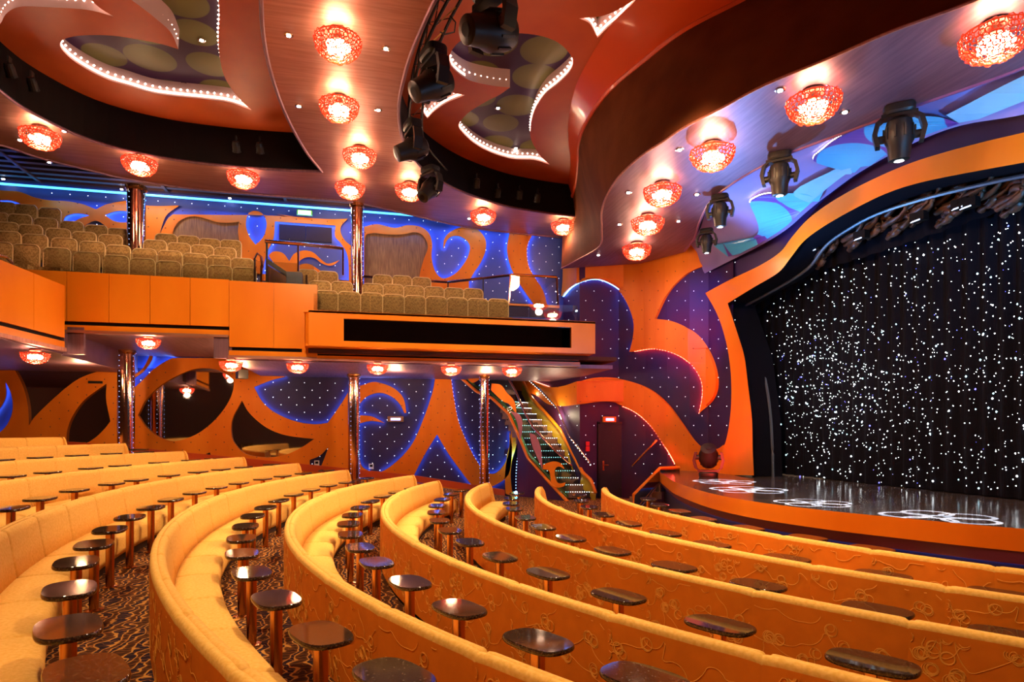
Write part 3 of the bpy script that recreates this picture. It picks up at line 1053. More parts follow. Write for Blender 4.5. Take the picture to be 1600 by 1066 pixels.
# red light pins up the left inner edge
bb = MB()
for p in resample([onX(x, y, XA + .25) for x, y in smooth_loop([(1181, 690), (1179, 640), (1172, 585), (1163, 545), (1152, 505)], 5, False)], 30):
    octa(bb, p, .016)
bb.build('light_pin', LEDRB, ar, recalc=False, kind='stuff')
# dark spandrel wall above the arch
sp_ = smooth_loop([(1640, 196), (1600, 207), (1540, 221), (1469, 240), (1412, 259), (1350, 287), (1300, 315), (1262, 343), (1237, 371), (1219, 394), (1187, 415), (1141, 437), (1102, 458)], 5, False)
c0 = [onX(x, y, XA - .03) + Vector((.12, 0, -.15)) for x, y in sp_]
c1 = [Vector((XA + .05, p.y, 8.6)) for p in c0]
o = loft('wall_stage', [c0, c1], DPURP, n=60)
struct(o, 'dark plum wall above the orange arch')

# ------------------------------------------------------------------ ceilings
ZB, ZD, ZR = 6.5 + EYE, 7.45 + EYE, 5.0 + EYE


def hmap(z):
    return lambda px, py, off: hor(px, py, z - off)


def slab_holes(name, outer, holes, z, th, m):
    loops = [[Vector((p[0], p[1], 0)) for p in l] for l in [outer] + holes]
    tr = tessellate_polygon(loops)
    fl_ = [v for l in loops for v in l]
    vs = [(v.x, v.y, z) for v in fl_]
    return mesh(name, vs, [list(t) for t in tr], m)


S1 = (2.961, 0, 0)
S2 = (2.961, 530, 0)
L1 = zm([(278, 212), (300, 180), (380, 164), (520, 165), (650, 185), (750, 205), (825, 228, 1), (790, 150), (720, 85), (650, 30), (600, -10), (560, -80, 1), (1000, -80, 1), (1015, 60), (1010, 200), (1030, 330), (1070, 410), (1120, 470), (1165, 510, 1), (1060, 475), (950, 460), (800, 445), (700, 430), (600, 400), (500, 370), (400, 320), (320, 265)], *S1)
L0 = zm([(-100, 130), (-60, -60, 1), (340, -80, 1), (400, -20), (460, 35), (525, 76, 1), (400, 45), (200, 32), (90, 32), (30, 62), (-10, 120)], *S1)
C1 = zm([(510, 270), (530, 220), (580, 180), (680, 158), (760, 152), (900, 160), (1000, 190), (1060, 240), (1082, 290), (1060, 340), (1010, 390), (950, 440), (905, 510), (885, 590), (890, 650), (930, 720), (975, 762, 1), (900, 740), (800, 735), (700, 705), (620, 660), (560, 600), (556, 570), (600, 520), (680, 470), (740, 440), (790, 405, 1), (700, 395), (600, 370), (530, 320)], *S2)
C2 = zm([(375, 500, 1), (430, 460), (500, 430), (582, 440, 1), (500, 475), (440, 515), (408, 548, 1)], *S2)
C3 = zm([(1110, 85, 1), (1210, 75), (1290, 45), (1380, -10, 1), (1300, 80), (1240, 130), (1195, 175, 1), (1160, 110)], *S2)
L2 = [(600, -90, 1), (760, -90, 1), (690, -10), (650, 50), (640, 30), (622, 20), (640, -20)]
bm_holes = []
for l in (L1, L0, C1, C2, C3):
    bm_holes.append([hor(p[0], p[1], ZD) for p in smooth_loop(l, 5)])
ox = [(-15, -2.7), (12, -2.7), (12, 23), (-15, 23)]
dome = slab_holes('ceiling', ox, bm_holes, ZD, .1, RED_C)
struct(dome, 'deep red main ceiling with curling light-edged openings')
labs = ['olive and plum disc-patterned recess in the large curled opening of the left ceiling', 'disc-patterned recess at the top left corner of the ceiling',
        'disc-patterned recess in the S-shaped opening of the central ceiling', 'small leaf-shaped recess beside the hanging stage lights', 'small triangular recess by the red moulding']
for l, lab in zip((L1, L0, C1, C2, C3), labs):
    lp = smooth_loop(l, 5)
    T = .38
    P0 = [hor(p[0], p[1], ZD) for p in lp]
    tr = tessellate_polygon([P0])
    k = len(P0)
    # recess grows a little behind the opening
    cen = sum(P0, Vector()) / k
    top = [Vector((cen.x + (p.x - cen.x) * 1.06, cen.y + (p.y - cen.y) * 1.06, ZD + T)) for p in P0]
    r_ = mesh('ceiling_recess', top, [list(t) for t in tr], LOBE, recalc=False)
    tag(r_, lab, 'ceiling recess', 'disc-patterned ceiling recesses')
    side = MB().add(P0 + top, [(i, (i + 1) % k, k + (i + 1) % k, k + i) for i in range(k)])
    side.build('return', mat('cream_return', (.55, .38, .34), .5) if 'cream_return' not in bpy.data.materials else bpy.data.materials['cream_return'], r_, recalc=False)
    ld, bd = MB(), MB()
    acc = 0
    for i in range(k):
        j = (i + 1) % k
        a, b = P0[i].lerp(cen, .004), P0[j].lerp(cen, .004)
        a2, b2_ = a + Vector((0, 0, .10)), b + Vector((0, 0, .10))
        ld.add([a + Vector((0, 0, .04)), b + Vector((0, 0, .04)), b2_, a2], [(0, 1, 2, 3)])
        L = (b - a).length
        while acc < L:
            octa(bd, a.lerp(b, acc / L) + Vector((0, 0, .16)), .026)
            acc += .14
        acc -= L
    ld.build('led_strip', LEDW, r_, recalc=False)
    bd.build('led_bead', LEDWB, r_, recalc=False, kind='stuff')

# band A + C: copper soffit ring over the balcony edge and down the centre
band = [(408, -90, 1), (408, 0), (412, 60), (425, 120), (447, 180), (477, 235), (503, 268, 1), (430, 265), (350, 259), (250, 246), (150, 222), (60, 182), (0, 142), (-90, 60, 1), (-160, 30, 1), (-160, 190, 1), (0, 226), (61, 246), (142, 266), (203, 280), (304, 295), (405, 304), (475, 309), (552, 316), (636, 334), (687, 346), (738, 356), (805, 364), (876, 371), (960, 380, 1), (1000, 345, 1), (898, 338), (834, 330), (787, 321), (733, 304), (692, 285), (655, 259), (636, 232), (626, 205), (623, 169), (628, 135), (641, 88), (658, 47), (680, 0), (730, -90, 1)]
lp = smooth_loop(band, 5)
P0 = [hor(p[0], p[1], ZB) for p in lp]
tr = tessellate_polygon([P0])
k = len(P0)
o = mesh('ceiling', P0, [list(t) for t in tr], COPPER, recalc=False)
struct(o, 'brushed copper soffit ring carrying the red glass lamps')
ln = MB().add(P0 + [p + Vector((0, 0, ZD - ZB)) for p in P0], [(i, (i + 1) % k, k + (i + 1) % k, k + i) for i in range(k)])
o = ln.build('ceiling', BLACK, recalc=False)
struct(o, 'dark recessed slot wall above the copper soffit')
# rim bead of the soffit
MB().tube(P0, .035, 6, closed=True).build('trim_1', LILAC, recalc=False)['kind'] = 'structure'
# downlights in the soffit
DL = [(315, 62, ZD + .37), (288, 131, ZD + .37), (778, 168, ZD + .37), (806, 231, ZD + .37), (451, 54, ZB), (467, 165, ZB), (603, 75, ZB), (591, 171, ZB), (31, 218, ZB), (100, 204, ZB),
      (733, 341, ZB), (1320, 174, ZR), (1219, 140, ZR), (1089, 303, ZR), (1060, 345, ZR), (1062, 233, ZR), (982, 300, ZR), (968, 350, ZR), (935, 398, ZR)]
def downlight_at(c, lab):
    o = empty('downlight', c, lab, 'downlight', 'small recessed ceiling spots')
    MB().lathe((0, 0, 0), [(.055, -.012), (.055, .0), (.075, .0), (.075, -.014), (.058, -.018)], 16).build('ring', STEEL, o)
    MB().lathe((0, 0, 0), [(.036, -.019), (.036, -.026)], 16).build('lens', DLIGHT, o)
DN = ['upper one in the left disc-patterned recess', 'lower one in the left disc-patterned recess', 'upper one in the central disc-patterned recess', 'lower one in the central disc-patterned recess',
      'left of the topmost red lamp in the copper soffit', 'left of the second red lamp from the top', 'right of the topmost red lamp in the copper soffit', 'right of the second red lamp from the top', 'left of the leftmost large red lamp',
      'right of the leftmost large red lamp', 'left of the red lamp over the right balcony seats', 'right of the second lamp in the lilac soffit', 'left of the second lamp in the lilac soffit', 'between the third moving light and a lamp',
      'beside the moving light nearest the curved wall', 'left of the third lamp in the lilac soffit', 'left of the fourth lamp in the lilac soffit', 'left of the fifth lamp in the lilac soffit', 'left of the lowest lamp in the lilac soffit']
for i, (x, y, z) in enumerate(DL):
    downlight_at(hor(x, y, z), 'tiny bright ceiling spot, ' + DN[i])
# slatted ceiling over the balcony, from the copper ring back to the far wall
sl = MB()
ZS = 7.0 + EYE
BE = [hor(x, y, ZB) for x, y in ((-160, 150), (0, 190), (142, 235), (304, 270), (475, 288), (600, 318), (687, 333), (805, 352), (876, 362))]
edge = [(p.x, p.y) for p in BE]


def xlim(y):          # the ring's far edge runs away from the camera towards the right
    for (xa, ya), (xb, yb) in zip(edge[:-1], edge[1:]):
        if ya <= y <= yb:
            return xa + (xb - xa) * (y - ya) / (yb - ya)
    return -15 if y < edge[0][1] else 6.5


vv = [(x, y, ZS + .25) for x, y in edge] + [(6.5, 20.5, ZS + .25), (-15, 20.5, ZS + .25), (-15, edge[0][1], ZS + .25)]
tt = tessellate_polygon([[Vector((a, b, 0)) for a, b, _ in vv]])
sl.add(vv, [tuple(t) for t in tt], 1)
y = 15.0
while y < 20.4:
    xe = xlim(y)
    if xe > -14:
        sl.box(((xe - 15) / 2, y, ZS + .08), (xe + 15, .15, .10), m=0)
    y += .36
for x in (-9, -5.7, -2.4, .9, 4.2):
    ys_ = [yy / 10 for yy in range(150, 205) if xlim(yy / 10) > x]
    if ys_:
        sl.box((x, (ys_[0] + 20.4) / 2, ZS + .02), (.08, 20.4 - ys_[0], .04), m=0)
o = sl.build('ceiling', [SLAT, mat('slat_void', (.015, .02, .06), .6)], recalc=False)
struct(o, 'dark slatted ceiling above the balcony')
MB().box((-4.2, YW - .2, ZS - .12), (21, .05, .05)).build('trim_2', LEDCY)['kind'] = 'structure'
for i, (x, y) in enumerate([(77, 253), (190, 295), (359, 309), (5, 279)]):
    downlight_at(hor(x, y, ZS + .02), 'tiny downlight in the dark slatted balcony ceiling, %s from the left' % ['second', 'third', 'fourth', 'first'][i])

# drum: brown hanging fascia between main ceiling and stage soffit
E1 = [(1120, -90), (1040, -40), (996, 0), (962, 30), (935, 68), (908, 115), (895, 149), (888, 189), (888, 216), (891, 255), (888, 290), (880, 315)]
T1 = [(1290, -70), (1160, 0), (1070, 47), (1003, 98), (952, 142), (918, 189), (905, 223), (903, 255), (900, 285), (892, 315), (880, 340)]
B1 = [(1700, -75), (1526, 0), (1398, 47), (1296, 91), (1195, 133), (1128, 169), (1070, 199), (1037, 221), (1003, 243), (969, 274), (949, 304), (940, 331), (940, 358), (937, 385), (905, 405), (877, 420)]
e1 = [hor(x, y, ZD - .01) for x, y in smooth_loop(E1, 5, False)]
t1 = [hor(x, y, ZD - .35) for x, y in smooth_loop(T1, 5, False)]
b1 = [hor(x, y, ZR) for x, y in smooth_loop(B1, 5, False)]
o = loft('ceiling', [e1, t1], RED_M, n=60)
struct(o, 'glossy red curved moulding round the drum')
o = loft('ceiling', [t1, b1], BROWN, n=60)
struct(o, 'dark brown curved drum hanging over the stage front')
MB().tube(b1, .022, 6).build('trim_3', COPPER, recalc=False)['kind'] = 'structure'
MB().tube(t1, .06, 6).build('trim_4', RED_M, recalc=False)['kind'] = 'structure'
I1 = [(1700, 60), (1600, 105), (1509, 138), (1431, 165), (1330, 203), (1249, 233), (1195, 257), (1144, 287), (1111, 314), (1094, 345), (1085, 372), (1070, 392)]
lpR = smooth_loop(B1, 5, False) + smooth_loop([(1000, 412), (1070, 394)], 3, False) + list(reversed(smooth_loop(I1[:-1], 5, False)))
PR = [hor(p[0], p[1], ZR) for p in lpR]
tr = tessellate_polygon([PR])
o = mesh('ceiling', PR, [list(t) for t in tr], LILAC, recalc=False)
struct(o, 'brushed lilac soffit curving over the stage front')
i1 = [hor(x, y, ZR) for x, y in smooth_loop(I1, 5, False)]
# slot wall behind the soffit's stage edge, then the blue ceiling that falls to the arch
MB().tube(i1, .03, 6).build('trim_5', mat('plum_rim', (.2, .06, .15), .4), recalc=False)['kind'] = 'structure'
LL = [(1700, 150), (1600, 179), (1502, 196), (1425, 225), (1347, 267), (1300, 300), (1262, 330), (1230, 358), (1190, 383), (1150, 403), (1120, 418), (1100, 428)]
l1_ = [onX(x, y, XA - .08) for x, y in smooth_loop(LL, 5, False)]
i2 = [p + Vector((.15, 0, .22)) for p in i1]
R0, R1, R2 = resample(i1, 60), resample(i2, 60), resample(l1_, 60)
R15 = [a.lerp(b, .5) + Vector((0, 0, .18)) for a, b in zip(R1, R2)]
slotw = loft('ceiling', [R0, R1], BLACK, resamp=False)
struct(slotw, 'narrow dark slot behind the lilac soffit')
blue = loft('ceiling', [R1, R15, R2], STAGEC, resamp=False)
struct(blue, 'lilac ceiling washed in blue light falling to the stage arch')
dg = bpy.context.evaluated_depsgraph_get()
bvh = BVHTree.FromPolygons([v.co for v in blue.data.vertices], [p.vertices[:] for p in blue.data.polygons])


def bmap(px, py, off):
    r = ray(px, py).normalized()
    h = bvh.ray_cast(Vector((0, 0, EYE)), r)
    if h[0] is None:
        h = bvh.find_nearest(onX(px, py, XA - .3))
        return h[0] - r * off
    return h[0] - r * off


for pts, m, lab, led in [
    (zm([(625, 745), (660, 700), (740, 640), (850, 590), (980, 555), (1120, 538), (1220, 545), (1300, 572, 1), (1180, 612), (1060, 660), (940, 730), (840, 805, 1), (740, 785)], 2.961, 1060, 0), PETAL, 'blue disc-patterned wing panel nearest the frame edge over the arch', 1),
    (zm([(750, 330), (790, 290), (880, 255), (1010, 245), (1180, 240), (1300, 265), (1385, 330, 1), (1300, 420), (1180, 520), (1060, 620), (940, 690), (780, 770), (600, 840, 1), (420, 700, 1), (560, 690), (700, 680), (800, 620), (830, 560), (800, 450)], 5.7, 1040, 260), PETAL, 'blue disc-patterned wing panel curling down to the left corner of the arch', 1),
    ([(1478, 180, 1), (1600, 118), (1660, 98, 1), (1660, 135, 1), (1600, 158), (1505, 196, 1)], PALEB, 'ceiling wedge coloured as a cyan-lit fold at the right edge', 0),
    ([(1310, 262, 1), (1240, 300), (1276, 322, 1), (1336, 276, 1)], PALEB, 'ceiling wedge coloured as a cyan-lit fold between the two wing panels', 0),
]:
    lp_ = smooth_loop(pts, 4)
    tr = tessellate_polygon([[Vector((p[0], p[1], 0)) for p in lp_]])
    fr_ = [bmap(p[0], p[1], .22) for p in lp_]
    bk_ = [bmap(p[0], p[1], .05) for p in lp_]
    k = len(lp_)
    mb = MB().add(fr_ + bk_, [list(t) for t in tr] + [(i, (i + 1) % k, k + (i + 1) % k, k + i) for i in range(k)])
    o = mb.build('ceiling_wing', m)
    tag(o, lab, 'ceiling panel')
    if led:
        bd = MB()
        for p in resample(fr_[:3 * 4] if led else fr_, 26):
            octa(bd, p + Vector((0, 0, .03)), .013)
        bd.build('led_bead', LEDWB, o, recalc=False, kind='stuff')
# roof over the stage house and walls closing the shell
box_wall('ceiling', 9.6, 14.2, -2.7, 17, 8.7, 8.8, BLACK)

# ------------------------------------------------------------------ balcony
YB = 15.8
ZSO = 1.68 + EYE          # lower soffit
XB0, XBC, XBD, XBE = onY(98, 500, YB).x, onY(358, 500, YB).x, onY(472, 500, YB).x, onY(905, 560, YB).x


def fascia(name, x0, x1, z0, z1, n, y=YB, m=ORANGE_F, th=.08):
    """panelled front: n boards with hairline joints, black shadow gap and ledge below"""
    mb = MB()
    w = (x1 - x0) / n
    for i in range(n):
        mb.box((x0 + (i + .5) * w, y + th / 2, (z0 + z1) / 2), (w - .012, th, z1 - z0))
    mb.box(((x0 + x1) / 2, y + th * .75, (z0 + z1) / 2), (x1 - x0, th * .5, z1 - z0 - .01))
    mb.box(((x0 + x1) / 2, y + .12, z0 - .045), (x1 - x0, .10, .09), m=1)
    mb.box(((x0 + x1) / 2, y + .02, z0 - .15), (x1 - x0, .12, .12), m=0)
    mb.box(((x0 + x1) / 2, y - .02, z0 - .24), (x1 - x0, .2, .06), m=2)
    return mb.build(name, [m, BLACK, COPPER])


balc = empty('balcony_parapet', (0, YB, 0), 'glossy orange panelled balcony front running the width of the hall', 'balcony front')
balc.location = (0, 0, 0)
fascia('panel_run', XB0 - 1.6, XBC, 2.42 + EYE, 3.52 + EYE, 6).parent = balc
fascia('panel_run', XBC, XBD + .35, 1.95 + EYE, 3.50 + EYE, 2).parent = balc
# lower ledges under the projection box
MB().box(((XBD + XBE) / 2, YB + .04, 1.92 + EYE), (XBE - XBD, .1, .16)).box(((XBD + XBE) / 2, YB + .1, 1.81 + EYE), (XBE - XBD, .1, .07), m=1).box(((XBD + XBE) / 2, YB, 1.74 + EYE), (XBE - XBD, .14, .1)).box(((XBD + XBE) / 2, YB - .03, 1.69 + EYE), (XBE - XBD, .2, .04), m=2).build('ledge', [ORANGE_F, BLACK, COPPER], balc)
# soffits: three boxes of different height
mb = MB()
mb.box(((-15 + XB0) / 2, 17.2, ZSO + .05), (XB0 + 15, 9.2, .1)).box((XB0 + (XBC - XB0) / 2, 18.15, 2.18 + EYE + .05), (XBC - XB0 - .02, 4.66, .1))
mb.box(((XBC + 6.5) / 2, 18.2, ZSO + .02), (6.5 - XBC, 4.56, .1))
mb.box((XBC + .02, 18.15, 1.95 + EYE), (.06, 4.6, .6)).box((XB0 - .02, 18.15, 1.95 + EYE), (.06, 4.6, .6))
o = mb.build('ceiling', [LILAC])
struct(o, 'lilac metal soffit under the balcony')
# pale return posts at the soffit steps
MB().box((XB0 + .28, YB - .02, 1.98 + EYE), (.32, .1, .60)).build('return_post', LILAC, balc)
MB().box((XBC - .16, YB - .02, 1.93 + EYE), (.32, .1, .52)).build('return_post', LILAC, balc)
# left side balcony, nearer to the camera
A0 = hor(101, 551, ZSO)
A1 = hor(0, 529, ZSO)
dA = (A1 - A0).normalized()
sb = empty('balcony_parapet', (0, 0, 0), 'orange balcony front at the far left, lower and nearer than the long one', 'balcony front')
for j in range(4):
    a, b = A0 + dA * (1.1 * j), A0 + dA * (1.1 * j + 1.09)
    nrm = Vector((-dA.y, dA.x, 0)) * .08
    MB().prism([a + Vector((0, 0, .32)), b + Vector((0, 0, .32)), Vector((b.x, b.y, EYE + 3.13)), Vector((a.x, a.y, EYE + 3.13))], -nrm).build('front_board', ORANGE_F, sb)
a, b = A0, A0 + dA * 4.4
nrm = Vector((-dA.y, dA.x, 0))
mb = MB()
for (z0, z1, off, m) in ((.24, .32, .06, 1), (.10, .24, 0, 0), (.02, .10, -.04, 2)):
    mb.prism([a + Vector((0, 0, z0)) - nrm * off, b + Vector((0, 0, z0)) - nrm * off, b + Vector((0, 0, z1)) - nrm * off, a + Vector((0, 0, z1)) - nrm * off], -nrm * .1, m)
mb.build('ledge', [ORANGE_F, BLACK, COPPER], sb)
MB().tube([onY(-20, 395, 15.2), onY(10, 402, 15.6), onY(20, 412, 15.7), onY(21, 428, 15.7)], .03).build('handrail', STEEL, sb)
# floors of the balcony
mb = MB()
mb.box((-7.2, 18.2, 2.45 + EYE), (15.6 - 1.2, 4.6, .1))
for k in range(5):
    mb.box((-4.0 - 4.0, 16.9 + .9 * k + 1.8 - .0, 2.5 + .25 * k * 1.0 + EYE), (15.2, 4.6 - .9 * k - (0 if k else 0), .5 * (.5 if k else .1)))
mb.box((2.6, 18.1, 1.90 + EYE), (7.9, 4.7, .1))
mb.box((1.0, 19.3, 2.05 + EYE), (4.8, 2.3, .3)).box((1.0, 19.9, 2.25 + EYE), (4.8, 1.1, .5))
o = mb.build('floor', mat('balcony_carpet', (.06, .025, .02), .9))
struct(o, 'dark stepped floor of the balcony')

# projection box with long dark window
pb = empty('control_box', (0, 15.3, 0), 'projecting orange box with a long dark window in the balcony front', 'projection box')
X0, X1 = onY(474, 500, 15.3).x, onY(930, 500, 15.3).x
z0, z1 = 1.97 + EYE, 2.79 + EYE
wx0, wx1 = onY(537, 515, 15.3).x, onY(893, 515, 15.3).x
wz0, wz1 = z0 + .13, z0 + .66
mb = MB()
mb.box(((X0 + wx0) / 2 + .06, .05, (z0 + z1) / 2), (wx0 - X0 - .12, .1, z1 - z0))
mb.box(((X1 + wx1) / 2, .05, (z0 + z1) / 2), (X1 - wx1, .1, z1 - z0))
mb.box(((wx0 + wx1) / 2, .05, (z0 + wz0) / 2), (wx1 - wx0, .1, wz0 - z0))
mb.box(((wx0 + wx1) / 2, .05, (z1 + wz1) / 2), (wx1 - wx0, .1, z1 - wz1))
mb.prism([(X0 + .12, 0, z0), (X0 + .12, 0, z1), (X0 + .03, .12, z1), (X0, .5, z1), (X0, .5, z0), (X0 + .03, .12, z0)][:1] and [(X0 + .12, 0, z0), (X0 + .04, .1, z0), (X0, .3, z0), (X0, .55, z0), (X0 + .12, .55, z0)], (0, 0, z1 - z0))
mb.box(((X0 + X1) / 2, .5, z0 + .02), (X1 - X0 - .1, .95, .05)).box(((X0 + X1) / 2, .35, z1 - .02), (X1 - X0, .7, .05)).box((X1 - .04, .6, (z0 + z1) / 2), (.08, 1.1, z1 - z0))
mb.build('housing', ORANGE_F, pb)
MB().box(((wx0 + wx1) / 2, .75, (wz0 + wz1) / 2), (wx1 - wx0 + .3, .04, wz1 - wz0 + .3)).build('back_wall', BLACK, pb)
MB().box(((wx0 + wx1) / 2, .07, (wz0 + wz1) / 2), (wx1 - wx0, .01, wz1 - wz0)).build('window_glass', GLASSY, pb)
eq = MB()
rr = random.Random(5)
for k in range(22):
    x = wx0 + .2 + (wx1 - wx0 - .4) * k / 21
    eq.box((x, .4, wz0 + .05), (.06 + .07 * rr.random(), .12, .05 + .08 * rr.random()), m=rr.choice((0, 0, 1)))
eq.build('control_desk', [BLACKM, STEEL], pb)
lamp_light('desk_fill', 'POINT', ((wx0 + wx1) / 2, 15.3 + .55, wz1), 5, (1, .7, .5), .05)  # added unseen fill so the desk shows behind the window
# balcony glass balustrade
gb = empty('glass_balustrade', (0, YB, 0), 'clear glass balustrade on top of the long orange balcony front', 'balustrade')
for j in range(5):
    x = XB0 - .3 + j * 1.13
    MB().box((x + .55, .04, 3.52 + EYE + .24), (1.1, .012, .48)).build('glass_pane', GLASS, gb)
gb2 = empty('glass_balustrade', (0, 15.4, 0), 'clear glass balustrade above the box with the long dark window', 'balustrade')
for j in range(5):
    w = (X1 - X0 - .6) / 5
    MB().box((X0 + .2 + (j + .5) * w, .1, z1 + .22), (w - .03, .012, .44)).build('glass_pane', GLASS, gb2)
# chrome rails and glass partition where the two balcony levels meet
gr = empty('chrome_railing', (0, 0, 0), 'bright copper chrome rail and posts between the two balcony levels', 'railing')
rt = [onY(414, 377, 16.3), onY(475, 382, 16.6), onY(535, 388, 17.0)]
MB().tube(rt, .045).build('handrail', CHROME, gr)
for i, (x, ya, yb, Y) in enumerate([(417, 380, 447, 16.2), (466, 384, 424, 16.6), (398, 402, 446, 16.0), (408, 415, 447, 16.0), (479, 430, 470, 15.9), (536, 388, 430, 17.0)]):
    MB().tube([onY(x, ya, Y), onY(x, yb, Y)], .025).build('post', CHROME if i % 2 else BLACKM, gr)
MB().tube([onY(399, 418, 16.0), onY(397, 404, 16.0), onY(402, 396, 16.0), onY(408, 402, 16.0), onY(410, 418, 16.0)], .03).build('loop_handle', CHROME, gr)
for pts, m in (([(418, 404), (447, 424), (447, 430), (418, 412)], BLACKM), ([(418, 415), (447, 432), (447, 446), (418, 446)], CHROME)):
    MB().prism([onY(x, y, 16.25) for x, y in pts], (0, .05, 0)).build('ramp_panel', m, gr)
MB().box(onY(456, 441, 16.5), (.5, .3, .45)).build('side_cabinet', mat('slate_cabinet', (.07, .07, .10), .5), gr)
bp = empty('glass_partition', (0, 0, 0), 'glass corner partition with chrome top rail at the right end of the balcony', 'partition')
c = [(798, 429, 17.4), (870, 433, 17.2), (872, 477, 17.2), (795, 477, 17.4)]
P = [onY(*q) for q in c]
MB().prism(P, (0, .012, 0)).build('glass_pane', GLASS, bp)
MB().tube(P[:2], .035).build('top_rail', CHROME, bp)
MB().tube([P[0], P[3]], .03).build('post', CHROME, bp)
MB().tube([P[1], P[2]], .03).build('post', CHROME, bp)
MB().box(onY(834, 478, 17.3), (1.5, .1, .06)).build('ledge', ORANGE_F, bp)
MB().box(onY(834, 487, 17.33), (1.5, .06, .32)).build('lower_panel', BLUEW, bp)
lr = empty('slanted_railing', (0, 0, 0), 'low dark railing with glass behind the right balcony seats', 'railing')
MB().tube([onY(566, 432, 19.9), onY(700, 441, 19.6), onY(798, 430, 17.9)], .04).build('top_rail', CHROME, lr)
for x, y, Y in ((566, 432, 19.9), (625, 436, 19.75), (700, 441, 19.6), (755, 434, 18.6)):
    p = onY(x, y, Y)
    MB().tube([p, p - Vector((0, 0, .9))], .02).build('post', BLACKM, lr)

# columns
for (px, Y, r, z0_, z1_, lab) in [(197, 19.2, .21, 1.15, 2.2 + EYE, 'thick mirrored copper column under the balcony at the left'), (553, 19.2, .17, .5, ZSO, 'mirrored copper column under the middle of the balcony'),
                                  (757, 18.6, .135, .2, ZSO, 'slim mirrored copper column in front of the staircase'), (213, 18.6, .22, 2.6 + EYE, ZB, 'mirrored copper column rising through the left balcony seats'),
                                  (558, 18.6, .17, 2.0 + EYE, ZB, 'mirrored copper column rising through the right balcony seats')]:
    c = onY(px, 600, Y)
    col = empty('column', (c.x, c.y, z0_), lab, 'column', None)
    H = z1_ - z0_
    autosmooth(MB().lathe((0, 0, 0), [(r, 0), (r, H)], 40).build('shaft', CHROME, col))
    MB().lathe((0, 0, 0), [(r * 1.25, 0), (r * 1.25, .12), (r * 1.02, .16)], 32).build('base_ring', BRASS, col)
    MB().lathe((0, 0, 0), [(r * 1.02, H - .12), (r * 1.2, H - .08), (r * 1.2, H)], 32).build('collar', BRASS, col)
    bb = MB()
    for a in (2.7, -.35, 1.2, 4.2):
        for k in range(int(H / .14)):
            octa(bb, (math.cos(a) * (r + .006), math.sin(a) * (r + .006), .2 + k * .14), .009)
    bb.build('light_pin', LEDBD, col, recalc=False, kind='stuff')

# ------------------------------------------------------------------ red glass lamps
def make_lamp(R, label, group):
    o = empty('ceiling_lamp', (0, 0, 0), label, 'ceiling lamp', group)
    autosmooth(MB().lathe((0, 0, 0), [(R * .30, 0), (R * .42, -.02), (R * .42, -.05), (R * .2, -.07), (R * .2, -R * .42), (R * .30, -R * .45), (R * .26, -R * .52)], 24).build('ceiling_mount', COPPER, o))
    mb = MB()
    rn = random.Random(11)
    rings = 8
    for i in range(rings):
        t = (i + .5) / rings
        ph = t * PI / 2 * 1.0
        rr_ = R * math.cos(ph) ** .75
        zz = -R * .40 - R * .80 * math.sin(ph)
        n = max(5, int(rr_ * 2 * PI / (R * .17)))
        for j in range(n):
            a = 2 * PI * (j + .5 * (i % 2)) / n + rn.uniform(-.05, .05)
            c = Vector((rr_ * math.cos(a), rr_ * math.sin(a), zz + rn.uniform(-.01, .01)))
            nrm = Vector((math.cos(a) * math.cos(ph), math.sin(a) * math.cos(ph), -math.sin(ph) - .05)).normalized()
            u = nrm.cross(Vector((0, 0, 1))).normalized()
            w = nrm.cross(u)
            tilt = rn.uniform(-.5, .5)
            w = (w + nrm * tilt).normalized()
            rl_ = R * rn.uniform(.085, .115)
            pts = [c + (u * math.cos(b) + w * math.sin(b)) * rl_ for b in [2 * PI * q / 7 for q in range(7)]]
            mb.tube(pts, R * .022, 4, closed=True)
    mb.tube([(R * math.cos(2 * PI * q / 32), R * math.sin(2 * PI * q / 32), -R * .42) for q in range(32)], R * .03, 5, closed=True)
    mb.build('glass_bowl', RINGM, o, recalc=False)
    b0_ = MB().lathe((0, 0, 0), [(.002, R * .2), (R * .16, R * .12), (R * .21, 0), (R * .15, -R * .14), (.002, -R * .2)], 12).build('bulb', BULB, o, smooth=True)
    for j in range(5):
        a = 2 * PI * j / 5
        q = b0_ if j == 0 else b0_.copy()
        if j:
            C.objects.link(q)
            q.parent = o
        q.location = (R * .36 * math.cos(a), R * .36 * math.sin(a), -R * .72)
    return o


big = make_lamp(.37, '', 'large red glass ceiling lamps')
small = make_lamp(.25, '', 'small red glass lamps under the balcony')
LA = [(528, 77, ZB, 'second-largest red glass lamp at the top of the copper soffit, nearest the top edge'), (530, 175, ZB, 'red glass lamp second from the top in the copper soffit column'), (562, 250, ZB, 'red glass lamp third from the top in the copper soffit column'),
      (640, 303, ZB, 'red glass lamp directly beside the lowest hanging stage light'), (547, 300, ZB, 'red glass lamp right above the balcony column between the seats'), (755, 342, ZB, 'red glass lamp in the soffit above the right balcony seats'),
      (880, 358, ZB, 'red glass lamp at the right end of the copper soffit, next to the drum'), (63, 220, ZB, 'leftmost large red glass lamp, over the left balcony'), (218, 262, ZB, 'red glass lamp above the left balcony column'), (380, 283, ZB, 'red glass lamp between the two balcony columns'),
      (1555, 72, ZR, 'largest red glass lamp at the right edge of the view'), (1271, 172, ZR, 'second red glass lamp from the right in the lilac soffit'), (1113, 250, ZR, 'third red glass lamp from the right in the lilac soffit'),
      (1035, 308, ZR, 'fourth red glass lamp from the right in the lilac soffit'), (1012, 355, ZR, 'fifth red glass lamp from the right in the lilac soffit'), (995, 396, ZR, 'last and lowest red glass lamp of the lilac soffit, above the curved wall')]
